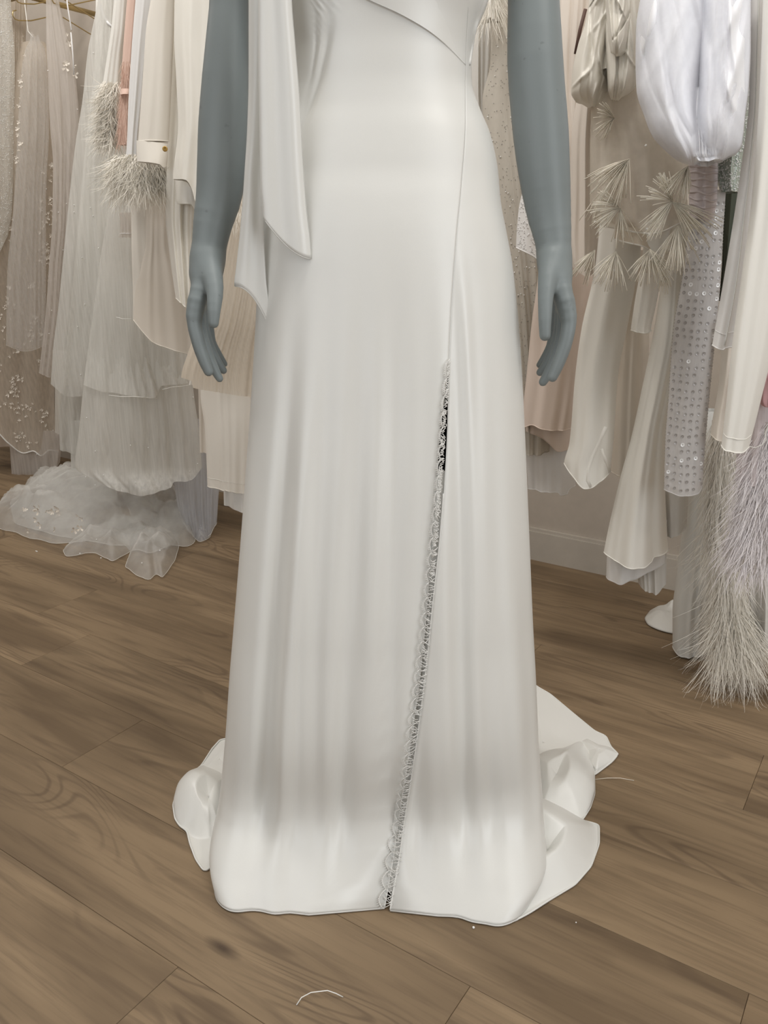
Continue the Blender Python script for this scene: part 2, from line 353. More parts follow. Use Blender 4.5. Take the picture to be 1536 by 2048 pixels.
def surface_nets(field, lo, hs, shape):
    nx, ny, nz = shape
    g = field
    s = g < 0
    c = np.zeros((nx - 1, ny - 1, nz - 1), np.int8)
    acc = np.zeros((nx - 1, ny - 1, nz - 1, 3)); cnt = np.zeros((nx - 1, ny - 1, nz - 1))
    idx = np.indices((nx - 1, ny - 1, nz - 1)).transpose(1, 2, 3, 0).astype(float)
    corners = [(i, j, k) for i in (0, 1) for j in (0, 1) for k in (0, 1)]
    def sl(a, o): return a[o[0]:nx - 1 + o[0], o[1]:ny - 1 + o[1], o[2]:nz - 1 + o[2]]
    for a_ in corners:
        for ax in range(3):
            if a_[ax] == 1: continue
            b_ = list(a_); b_[ax] = 1
            ga, gb = sl(g, a_), sl(g, b_); x = (ga < 0) != (gb < 0)
            t = np.where(x, ga / np.where(x, ga - gb, 1), 0)
            p = np.array(a_, float)[None, None, None, :] + np.zeros(acc.shape); p[..., ax] += t
            acc += p * x[..., None]; cnt += x
    act = cnt > 0
    vid = -np.ones(act.shape, int); vid[act] = np.arange(act.sum())
    V = (idx[act] + acc[act] / cnt[act][:, None]) * hs + np.array(lo)
    Fc = []
    for ax in range(3):
        A = s.take(range(g.shape[ax] - 1), ax); B = s.take(range(1, g.shape[ax]), ax)
        cr = np.argwhere(A != B)
        o1, o2 = [(1, 2), (2, 0), (0, 1)][ax]
        for q in cr:
            if q[o1] < 1 or q[o2] < 1: continue
            if q[o1] >= vid.shape[o1] or q[o2] >= vid.shape[o2] or q[ax] >= vid.shape[ax]: continue
            e1 = np.zeros(3, int); e1[o1] = 1; e2 = np.zeros(3, int); e2[o2] = 1
            f = [vid[tuple(q)], vid[tuple(q - e1)], vid[tuple(q - e1 - e2)], vid[tuple(q - e2)]]
            if min(f) < 0: continue
            Fc.append(tuple(int(v) for v in (f if A[tuple(q)] else f[::-1])))
    return V, Fc
def dense(chain, m):
    a = np.array([[*c[0], c[1], c[2]] for c in chain]); u = np.linspace(0, 1, len(a)); v = np.linspace(0, 1, m)
    q = np.stack([interp(u, a[:, i])(v) for i in range(5)], 1); return [(r[:3], r[3], r[4]) for r in q]
def cap_field(P, chain, k=0.004):
    """chain: list of (point, rx, ry): capsule of varying radius, flattened in Y by ry/rx"""
    d = None
    for (a, ra, fa), (b, rb, fb) in zip(chain[:-1], chain[1:]):
        a = np.array(a); b = np.array(b); ab = b - a
        h = np.clip(((P - a) @ ab) / (ab @ ab), 0, 1)
        q = P - a - h[..., None] * ab; r = ra + (rb - ra) * h; fl = fa + (fb - fa) * h
        qq = np.sqrt(q[..., 0] ** 2 + (q[..., 1] / fl) ** 2 + q[..., 2] ** 2) - r
        d = qq if d is None else (smin(d, qq, k) if k > 0 else np.minimum(d, qq))
    return d
def arm(name, px_arm, palm, fingers, thumb, parent, hs=0.0021):
    def node(x, y, r, Y, f=1.0):
        u = FPX * cp - (y - 1024) * sp
        return (W(x, y, Y), r * Y / u, f)
    A = [node(*q) for q in px_arm]; Pm = [[node(*q) for q in c] for c in palm]
    Fg = [[node(*q) for q in c] for c in fingers]; Th = [node(*q) for q in thumb]
    A = dense(A, 26); Fg = [dense(c, 12) for c in Fg]; Pm = [dense(c, 7) for c in Pm]; Th = dense(Th, 9)
    allp = np.array([q[0] for q in A + sum(Pm, []) + sum(Fg, []) + Th])
    lo = allp.min(0) - .055; hi = allp.max(0) + .055
    def solve(lo, hi, parts, hs):
        n = np.ceil((hi - lo) / hs).astype(int) + 1
        ax = [lo[i] + hs * np.arange(n[i]) for i in range(3)]
        out = np.empty(n)
        for k0 in range(0, n[2], 40):
            G = np.stack(np.meshgrid(ax[0], ax[1], ax[2][k0:k0 + 40], indexing='ij'), -1)
            out[:, :, k0:k0 + 40] = parts(G)
        return out, n
    zs = W(0, 470, 1.22)[2]
    def full(G):
        d = cap_field(G, A, 0.0)
        if G[..., 2].min() > zs + .06: return d
        pd = None
        for c in Pm:
            q = cap_field(G, c, 0.0); pd = q if pd is None else smin(pd, q, 0.010)
        d = smin(d, pd, 0.014)
        fd = None
        for c in Fg:
            q = cap_field(G, c, 0.0); fd = q if fd is None else smin(fd, q, 0.0016)
        d = smin(d, fd, 0.005)
        return smin(d, cap_field(G, Th, 0.0), 0.009)
    f, n = solve(lo, hi, full, hs)
    V, Fc = surface_nets(f, lo, hs, n)
    return mesh_obj(name, V, Fc, SKIN, parent)
man = empty('mannequin', (0.0, 1.22, 0), 'slate grey display mannequin with hanging arms wearing the white satin gown', 'mannequin')
L_ARM = [(505, -330, 52, 1.27), (478, -190, 46, 1.27), (461, -60, 40, 1.265), (460, 0, 40, 1.26), (452, 158, 47, 1.25), (447, 264, 50, 1.245), (444, 330, 49, 1.24), (438, 390, 45, 1.235), (425, 450, 38, 1.225), (417, 505, 33, 1.22, 1.1), (413, 545, 31, 1.215, 1.2)]
L_PALM = [[(414, 520, 24, 1.212, 1.1), (407, 560, 22, 1.20, 1.2), (395, 600, 18, 1.185, 1.2), (389, 630, 15, 1.18, 1.1)],
          [(414, 520, 24, 1.222, 1.1), (407, 560, 21, 1.225, 1.2), (399, 600, 16, 1.215, 1.2), (396, 628, 13, 1.21, 1.1)],
          [(416, 520, 23, 1.228, 1.1), (412, 560, 19, 1.24, 1.1), (406, 600, 14, 1.243, 1.1), (404, 622, 12, 1.240, 1.1)]]
L_FING = [[(392, 606, 16, 1.186), (388, 640, 14.5, 1.178), (396, 682, 13.5, 1.173), (408, 720, 12, 1.171), (417, 743, 9.5, 1.170)],
          [(398, 615, 12, 1.202), (401, 655, 12, 1.201), (412, 698, 11.5, 1.200), (427, 735, 10, 1.199), (439, 757, 7.5, 1.198)],
          [(404, 615, 11, 1.224), (408, 655, 11, 1.225), (419, 692, 10, 1.226), (434, 722, 9, 1.225), (447, 741, 7.2, 1.222)],
          [(412, 612, 10, 1.244), (418, 652, 9.5, 1.247), (422, 680, 9, 1.248), (435, 706, 8, 1.247), (449, 728, 6.2, 1.244)]]
L_THUMB = [(420, 520, 22, 1.205), (426, 556, 20, 1.185), (430, 592, 16, 1.168), (428, 622, 13, 1.158), (427, 646, 10.5, 1.155)]
arm('arm', L_ARM, L_PALM, L_FING, L_THUMB, man)
R_ARM = [(1022, -330, 54, 1.27), (1050, -190, 52, 1.27), (1066, -60, 51, 1.265), (1067, 0, 51, 1.26), (1070, 120, 55, 1.25), (1080, 250, 55, 1.245), (1088, 340, 51, 1.24), (1097, 420, 44, 1.235), (1106, 480, 36, 1.225), (1109, 525, 31, 1.22, 1.1), (1110, 550, 30, 1.215, 1.2)]
R_PALM = [[(1109, 520, 25, 1.212, 1.1), (1117, 560, 23, 1.20, 1.2), (1129, 600, 19, 1.185, 1.2), (1135, 632, 15, 1.18, 1.1)],
          [(1109, 520, 24, 1.222, 1.1), (1115, 560, 22, 1.225, 1.2), (1125, 600, 17, 1.215, 1.2), (1129, 630, 13, 1.21, 1.1)],
          [(1108, 520, 23, 1.228, 1.1), (1112, 560, 20, 1.24, 1.1), (1118, 602, 15, 1.243, 1.1), (1121, 626, 12, 1.240, 1.1)]]
R_FING = [[(1132, 606, 17, 1.186), (1138, 642, 15, 1.178), (1131, 684, 14, 1.173), (1117, 726, 12.5, 1.171), (1105, 754, 10, 1.170)],
          [(1127, 618, 12, 1.202), (1125, 660, 12, 1.201), (1114, 706, 11.5, 1.200), (1099, 742, 10.5, 1.199), (1086, 764, 8.5, 1.198)],
          [(1121, 620, 11, 1.224), (1118, 660, 11, 1.225), (1107, 698, 10, 1.226), (1093, 727, 9, 1.225), (1080, 745, 7.4, 1.222)],
          [(1113, 618, 10, 1.244), (1107, 660, 9.5, 1.247), (1103, 686, 9, 1.248), (1091, 712, 8, 1.247), (1079, 730, 6.4, 1.244)]]
R_THUMB = [(1100, 520, 22, 1.205), (1095, 558, 19, 1.185), (1091, 600, 15, 1.168), (1090, 640, 13, 1.158), (1090, 671, 11, 1.155)]
arm('arm', R_ARM, R_PALM, R_FING, R_THUMB, man)
def loft_obj(name, rows, mat, parent, nc=40, ex=2.0):
    """rows: (x, y, z, rx, ry)"""
    P = []
    for (x, y, z, rx, ry) in rows:
        q = np.linspace(0, 2 * PI, nc, endpoint=False); c, s = np.cos(q), np.sin(q)
        P.append(np.stack([x + rx * np.sign(c) * np.abs(c) ** (2 / ex), y + ry * np.sign(s) * np.abs(s) ** (2 / ex), np.full(nc, z)], 1))
    return grid_obj(name, np.array(P), mat, parent, wrap=True)
BX = -0.010
loft_obj('torso', [(BX, 1.23, .78, .09, .07), (BX, 1.23, .84, .155, .10), (BX, 1.235, .95, .155, .095), (BX, 1.24, 1.08, .115, .075), (BX, 1.245, 1.17, .10, .07), (BX, 1.25, 1.28, .12, .08), (BX, 1.25, 1.36, .135, .095), (BX, 1.26, 1.44, .14, .08), (BX, 1.27, 1.50, .15, .055), (BX, 1.275, 1.535, .09, .05), (BX, 1.28, 1.56, .05, .048), (BX, 1.28, 1.64, .043, .046), (BX, 1.28, 1.645, .001, .001)], SKIN, man)
for s in (-1, 1):
    loft_obj('leg', [(BX + s * .075, 1.23, .86, .075, .08), (BX + s * .07, 1.225, .65, .06, .065), (BX + s * .06, 1.22, .47, .042, .048), (BX + s * .06, 1.235, .33, .042, .045), (BX + s * .058, 1.235, .12, .024, .027), (BX + s * .058, 1.215, .05, .03, .05), (BX + s * .058, 1.20, .006, .028, .06)], SKIN, man, nc=20)
# ------------------------------------------------------------------ the satin gown
# silhouette: image y, left x, right x, depth of the widest line, front depth, back depth, squareness
SIL = [(-420, 500, 1010, 1.25, .115, .10, 2.2), (-250, 520, 1010, 1.25, .125, .10, 2.2), (-100, 535, 1000, 1.25, .11, .09, 2.2), (0, 548, 977, 1.25, .098, .08, 2.2), (47, 556, 957, 1.25, .093, .08, 2.2), (105, 566, 946, 1.25, .09, .08, 2.2), (158, 565, 946, 1.25, .09, .085, 2.2),
       (211, 556, 962, 1.25, .093, .09, 2.2), (264, 540, 984, 1.25, .10, .10, 2.2), (337, 524, 1000, 1.25, .108, .11, 2.2), (401, 518, 1006, 1.245, .113, .12, 2.2), (459, 514, 1017, 1.24, .115, .125, 2.2),
       (530, 511, 1030, 1.235, .116, .13, 2.2), (633, 507, 1041, 1.23, .118, .14, 2.3), (791, 498, 1051, 1.22, .12, .16, 2.4), (950, 487, 1058, 1.21, .125, .18, 2.5), (1100, 476, 1064, 1.20, .13, .20, 2.6),
       (1250, 464, 1070, 1.19, .135, .23, 2.7), (1350, 456, 1075, 1.18, .135, .26, 2.8), (1500, 446, 1081, 1.165, .135, .30, 3.0), (1620, 434, 1088, 1.15, .13, .34, 3.2), (1690, 422, 1090, 1.13, .120, .36, 4.6)]
Z = []; XL = []; XR = []; YC = []; BF = []; BBk = []; SQ = []
for (y, xl, xr, yc, bf, bk, sq) in SIL:
    a = W(xl, y, yc - bf * .35); b = W(xr, y, yc - bf * .35)
    Z.append(a[2]); XL.append(a[0]); XR.append(b[0]); YC.append(yc); BF.append(bf); BBk.append(bk); SQ.append(sq)
Z.append(0.004); XL.append(-.264); XR.append(.232); YC.append(1.12); BF.append(.117); BBk.append(.38); SQ.append(8.5)
fXL, fXR, fYC, fBF, fBB, fSQ = [interp(Z, q) for q in (XL, XR, YC, BF, BBk, SQ)]
def gauss(x, c, w): return np.exp(-((x - c) / w) ** 2)
def smooth(x, a, b): t = np.clip((x - a) / (b - a), 0, 1); return t * t * (3 - 2 * t)
def front_folds(s, z):
    """how far the satin stands forward (m) at s (-1 left .. 1 right) and height z"""
    lo = smooth(z, 1.0, 0.35); d = 0 * s * z
    ed = np.clip(1 - np.abs(s) ** 6, 0, 1); dm = .25 + .75 * smooth(z, .02, .14)
    low = smooth(z, .55, .12)
    d = d + dm * lo * .0050 * np.cos(15 * s + 1.2 + .6 * z) * ed
    d = d + dm * lo * .0042 * np.cos(27 * s + 3.1 - 1.5 * z) * ed + dm * low * .0026 * np.cos(43 * s + 3 * z) * ed
    d = d - dm * .012 * gauss(s, -.66 - .08 * (1 - z), .055) * smooth(z, .86, .55) * (0.45 + .55 * low)        # long crease at the left
    d = d + dm * .006 * gauss(s, -.55 - .07 * (1 - z), .06) * smooth(z, .8, .5)
    d = d + .005 * gauss(s, -.33, .10) * lo - .004 * gauss(s, -.14, .07) * lo
    d = d + .006 * gauss(s, .55, .05) * smooth(z, 1.0, .8) * smooth(z, .1, .4)
    # a short pinch in the lower left
    d = d - .004 * gauss(s, -.52 + .10 * (.42 - z), .025) * gauss(z, .34, .12)
    # waist creases pulled to the ties
    d = d - .005 * gauss(z - .55 * (s + .75), 1.06, .022) * gauss(s, -.55, .22) - .004 * gauss(z - .8 * (s + .7), 1.13, .018) * gauss(s, -.52, .18)
    # soft break above the floor, then the hem kicks out
    br = gauss(z, .12, .085); d = d - .029 * br * ed
    d = d + .030 * np.clip(1 - z / .115, 0, 1) ** 1.6 * np.clip(1 - np.abs(s) ** 14, 0, 1)
    d = d + .020 * gauss(s, .74, .20) * smooth(z, .16, 0.0) - .010 * gauss(s, .05, .25) * smooth(z, .1, 0.0) - .003 * gauss(s, -.6, .25) * smooth(z, .08, 0)
    return d
def dress_front(X, z):
    xl, xr = fXL(z), fXR(z); s = np.clip((X - (xl + xr) / 2) / ((xr - xl) / 2), -1, 1)
    m = fSQ(z); prof = (1 - np.abs(s) ** m) ** (1 / m)
    return fYC(z) - fBF(z) * prof - front_folds(s, z)
def hit(x, y):
    u, v = x - 768.0, y - 1024.0; F = FPX * cp - v * sp; D = FPX * sp + v * cp
    Y = 1.1
    for _ in range(30):
        zz = max(0.0, H - D * Y / F); Y = .5 * Y + .5 * float(dress_front(u * Y / F, zz))
    return np.array([u * Y / F, Y, max(0.0, H - D * Y / F)])
seam_px = [(930, 127), (930, 237), (922, 369), (912, 475), (901, 633), (897, 728)]
slitR_px = seam_px + [(894, 850), (889, 950), (879, 1080), (868, 1180), (850, 1350), (830, 1500), (803, 1680), (779, 1806)]
slitL_px = seam_px + [(882, 850), (874, 950), (862, 1080), (856, 1180), (840, 1350), (818, 1500), (792, 1680), (768, 1806)]
def line_z(px):
    q = np.array([hit(*p) for p in px]); zz = q[:, 2].copy(); zz[-1] = 0; 
    o = np.argsort(zz); return interp(np.append(zz[o], 1.6), np.append(q[o, 0], q[0, 0]))
fSR, fSL = line_z(slitR_px), line_z(slitL_px)
gown = empty('satin_gown', (0, 1.2, 0), 'plain white satin gown with a side slit, hanging ties and a train, on the mannequin', 'dress')
zs = np.concatenate([np.linspace(1.46, 1.0, 60), np.linspace(.995, .2, 130), np.linspace(.195, .004, 75)])
NC = 360; P = np.zeros((len(zs), NC, 3))
for i, z in enumerate(zs):
    xl, xr = float(fXL(z)), float(fXR(z)); xm, w = (xl + xr) / 2, (xr - xl) / 2; m = float(fSQ(z))
    sR = np.clip((float(fSR(z)) - xm) / w, -.95, .95); sL = np.clip((float(fSL(z)) - xm) / w, -.95, .95)
    if sL > sR: sL = sR
    e = 2 / m
    thR = -math.acos(np.sign(sR) * abs(sR) ** (1 / e)); thL = 2 * PI - math.acos(np.sign(sL) * abs(sL) ** (1 / e))
    th = np.linspace(thR, thL, NC); c, s_ = np.cos(th), np.sin(th)
    sx = np.sign(c) * np.abs(c) ** e
    yo = np.where(s_ < 0, -float(fBF(z)) * np.abs(s_) ** e, float(fBB(z)) * np.abs(s_) ** e)
    fr = np.where(s_ < 0, smooth(np.abs(s_), 0, .3), 0)
    back = np.where(s_ > 0, np.sin(9 * th) * .010 * smooth(z, .9, .2) * np.abs(s_), 0)
    X = xm + w * sx; Y = float(fYC(z)) + yo - front_folds(sx, np.full(NC, z)) * fr + back
    gapz = smooth(z, float(hit(897, 728)[2]), float(hit(897, 728)[2]) - .25)
    Y[:40] -= .0035 * gapz * np.linspace(1, 0, 40)      # the right panel lies over the left one
    P[i] = np.stack([X, Y, np.full(NC, z)], 1)
skirt = grid_obj('skirt', P, SATIN, gown)
mod = skirt.modifiers.new('thickness', 'SOLIDIFY'); mod.thickness = 0.0012; mod.offset = -1
# seam, slit edges, hem as rolled tubes
def on_dress(pxs, out=.0012, n=60):
    t = np.linspace(0, 1, len(pxs)); a = np.array(pxs, float); tt = np.linspace(0, 1, n)
    q = [hit(*p) for p in zip(interp(t, a[:, 0])(tt), interp(t, a[:, 1])(tt))]
    q = np.array(q); q[:, 1] -= out; return q
tubes_obj('side_seam', [on_dress(seam_px, -.0003)], .0007, SATIN, gown)
tubes_obj('slit_edge', [P[120:, 0] + np.array([0, -.0006, 0]), P[120:, -1] + np.array([0, -.0006, 0])], .0012, SATIN, gown)
hem_line = P[-1][:].copy(); hem_line[:, 2] = .0028
tubes_obj('hem', [hem_line], .0016, SATIN, gown)
# pale strip added behind the lower slit to lighten the gap
q = []
for z in np.linspace(.02, .655, 60):
    xm_ = .5 * (float(fSL(z)) + float(fSR(z))); q.append([(xm_ + dx, float(dress_front(xm_, z)) + .0025, z) for dx in (-.012, -.004, .004, .012)])
grid_obj('slit_backing', np.array(q), SATIN_IN, gown)
# bodice: draped panel above the diagonal seam
diag = [(700, -22), (735, 0), (800, 30), (860, 65), (900, 98), (930, 130)]
dq = on_dress(diag, .0022, 40)
up = []
for i, p in enumerate(dq):
    col = []
    for t in np.linspace(0, 1, 24):
        z = p[2] + t * (1.44 - p[2]); x = p[0] + t * .01
        yy = float(dress_front(x, z)) - .0025 - .002 * math.sin(9 * t + i * .1)
        col.append((x, yy, z))
    up.append(col)
grid_obj('bodice_drape', np.array(up), SATIN, gown)
tubes_obj('bodice_seam', [dq + np.array([0, .001, 0])], .0012, SATIN, gown)
side = on_dress([(979, -60), (968, 0), (948, 60), (938, 130)], .003, 30)
tubes_obj('side_band', [(side, list(np.linspace(.006, .0022, 30)))], .004, SATIN, gown, 8)
# ties
def tie(name, edgeL, edgeR, Yf, tip, amp, parent, seed, tipf, th=.004):
    """a folded satin tie hanging straight down: edges given in the picture, front distance Yf(t)"""
    n = 90; t = np.linspace(0, 1, n)
    a = np.array(edgeL, float); b = np.array(edgeR, float)
    ay = np.linspace(a[0, 1], a[-1, 1], n); by = np.linspace(b[0, 1], b[-1, 1], n)
    ax = interp(a[:, 1], a[:, 0])(ay); bx = interp(b[:, 1], b[:, 0])(by)
    m = 26; R = []
    for i in range(n):
        row = []
        for j in range(m):
            s = j / (m - 1); x = ax[i] + (bx[i] - ax[i]) * s; q_ = s + (tipf(s) - s) * t[i] ** 4; y = ay[i] + (by[i] - ay[i]) * q_
            Y = Yf(t[i]) - amp * math.sin(PI * s) ** .8 - amp * .4 * math.sin(2 * PI * s + seed)
            row.append(W(x, y, Y))
        R.append(row)
    R = np.array(R); o = grid_obj(name, R, SATIN, parent)
    md = o.modifiers.new('thickness', 'SOLIDIFY'); md.thickness = th; md.offset = 0
    e = []
    for ln in (R[:, 0], R[:, -1], R[-1]): e.append(ln + np.array([0, -th * .25, 0]))
    tubes_obj('rolled_edge', e, .0012, SATIN, o); return o
tie('tie', [(512, -200), (500, 0), (500, 150), (497, 260), (492, 340), (488, 400), (481, 480), (474, 540), (471, 566), (471, 572)],
    [(560, -200), (560, 0), (545, 200), (533, 330), (526, 400), (527, 470), (531, 560), (537, 610), (539, 640), (538, 652)], lambda t: 1.158 + .012 * t, 0, .008, gown, .5, lambda s: s ** 2.0)
tie('tie', [(540, -200), (519, 0), (519, 100), (521, 250), (523, 370), (527, 420), (528, 437)],
    [(575, -200), (581, 0), (588, 90), (597, 200), (604, 330), (612, 430), (618, 480), (621, 517)], lambda t: 1.142 - .004 * t, 0, .013, gown, 2.0, lambda s: 1 - (1 - s) ** 1.7)
# lace trim along the slit
random.seed(11); lz = np.linspace(.0, float(hit(897, 735)[2]), 44); lines = []
def lp(z, off, out=.0055):
    x = .5 * (float(fSL(z)) + float(fSR(z))) + off; return np.array([x, float(dress_front(x, z)) - out, max(z, .003)])
zt = lz[-1]; step = .0215; k = 0; z = .006
while z < zt - .01:
    wd = (.004 + .0065 * smooth(z, zt, .25)) * (1.35 if z < .09 else 1.0)
    big = k % 3 == 0
    # scalloped outer edge with a fringe of short threads
    c = [lp(z + step * t, -wd * (.55 + .55 * math.sin(PI * t))) for t in np.linspace(0, 1, 7)]; lines.append((c, .0007))
    for t in np.linspace(.1, .9, 8):
        a = lp(z + step * t, -wd * (.5 + .5 * math.sin(PI * t))); b = lp(z + step * t - .002, -wd * (.5 + .55 * math.sin(PI * t)) - .0032 - .001 * random.random()); lines.append(([a, b], .0004))
    # net of crossing threads and petals
    for t in np.linspace(0, 1, 6 if z < .5 else 11):
        a = lp(z + step * t, -wd * .6 + random.uniform(-.001, .001)); b = lp(z + step * (t + random.uniform(-.35, .35)), wd * random.uniform(.15, .6)); mid_ = (a + b) / 2 + np.array([0, -.0004, random.uniform(-.002, .002)]); lines.append(([a, mid_, b], .0005))
    for j in range(3):
        cz = z + step * random.random(); cx = random.uniform(-wd * .5, wd * .3); rr = random.uniform(.0012, .0026)
        lines.append(([lp(cz + rr * math.sin(q), cx + rr * math.cos(q)) for q in np.linspace(0, 2 * PI, 9)], .0005))
    z += step; k += 1
tag(tubes_obj('lace_trim', lines, .0003, LACE, gown, 4), kind='stuff')
def ripple(x, y, sd):
    r = np.random.RandomState(sd); v = 0
    for k in range(5):
        a = r.uniform(0, 2 * PI); f = r.uniform(14, 46); v = v + np.sin(f * (x * math.cos(a) + y * math.sin(a)) + r.uniform(0, 6)) * (26 / f) * .5
    return v
def floor_sheet(name, outline, centre, hfun, mat, parent, nr=34, na=150, edge=.002, close=True, thick=.0012):
    """cloth lying on the floor: outline and centre as seen in the picture, hfun(t, a, x, y) gives its height"""
    o = np.array([FL(*p)[:2] for p in outline]); c = FL(*centre)[:2]
    if close: o = np.vstack([o, o[:1]])
    d = np.r_[0, np.cumsum(np.linalg.norm(np.diff(o, axis=0), axis=1))]; q = np.linspace(0, d[-1], na, endpoint=not close)
    ox = np.interp(q, d, o[:, 0]); oy = np.interp(q, d, o[:, 1])
    def sm(v):
        for _ in range(2): v = (np.roll(v, 1) + v * 2 + np.roll(v, -1)) / 4 if close else np.r_[v[0], (v[:-2] + 2 * v[1:-1] + v[2:]) / 4, v[-1]]
        return v
    ox, oy = sm(ox), sm(oy); nn = np.maximum(0, NX * ox + NY * oy - 2.24); ox, oy = ox - NX * nn, oy - NY * nn
    T = np.linspace(0, 1, nr) ** .85; P = np.zeros((nr, na, 3))
    for i, t in enumerate(T):
        x = c[0] + (ox - c[0]) * max(t, .001); y = c[1] + (oy - c[1]) * max(t, .001)
        h = edge + hfun(t, np.arange(na) / na, x, y)
        P[i] = np.stack([x, y, np.maximum(h, .0012)], 1)
    ob = grid_obj(name, P, mat, parent, wrap=close)
    if thick:
        md = ob.modifiers.new('thickness', 'SOLIDIFY'); md.thickness = thick; md.offset = 1
    return ob, P[-1]
def tr(amp, sd, k=1.0): return lambda t, a, x, y: amp * (1 - t ** 2) + amp * .55 * ripple(x, y, sd) * (1 - t) ** .3 * min(1, t * 3) * k * (t < 1)
ob, e = floor_sheet('inner_hem', [(800, 1812), (860, 1818), (930, 1812), (1000, 1815), (1045, 1815), (1050, 1830), (1030, 1845), (1000, 1847), (940, 1840), (860, 1829), (800, 1824)], (930, 1822), lambda t, a, x, y: .003 * (1 - t) + 0 * x, SATIN_IN, gown, nr=10, na=80)
tubes_obj('rolled_hem', [e], .0012, SATIN, ob)
edges = []
for (nm, ol, c, h) in [
    ('train', [(1060, 1365), (1077, 1377), (1100, 1390), (1150, 1432), (1190, 1465), (1212, 1474), (1222, 1497), (1237, 1510), (1224, 1526), (1188, 1553), (1120, 1560), (1060, 1570)], (1085, 1490), tr(.004, 3)),
    ('train', [(1060, 1530), (1092, 1515), (1130, 1502), (1163, 1478), (1173, 1482), (1183, 1515), (1188, 1545), (1189, 1590), (1180, 1618), (1165, 1642), (1120, 1660), (1060, 1670)], (1110, 1580), tr(.030, 21, 1.5)),
    ('train', [(1060, 1600), (1110, 1624), (1160, 1642), (1198, 1652), (1198, 1690), (1182, 1735), (1150, 1772), (1100, 1802), (1060, 1828), (1032, 1843), (1010, 1820), (1000, 1760)], (1090, 1730), tr(.022, 9, 1.6)),
    ('train', [(1160, 1484), (1172, 1479), (1196, 1492), (1222, 1497), (1236, 1510), (1222, 1526), (1192, 1545), (1182, 1530), (1178, 1505)], (1198, 1512), tr(.012, 5)),
    ('train', [(460, 1478), (440, 1482), (424, 1500), (405, 1530), (380, 1560), (420, 1580), (470, 1560)], (440, 1525), tr(.006, 4)),
    ('train', [(470, 1530), (405, 1531), (375, 1558), (354, 1586), (346, 1612), (350, 1640), (360, 1655), (374, 1664), (380, 1690), (392, 1722), (408, 1745), (418, 1742), (430, 1720), (470, 1720)], (420, 1625), tr(.030, 12, 1.6))]:
    ob, e = floor_sheet(nm, ol, c, h, SATIN, gown); edges.append(e + np.array([0, 0, .0008])); tubes_obj('rolled_hem', [edges[-1]], .0015, SATIN, ob)
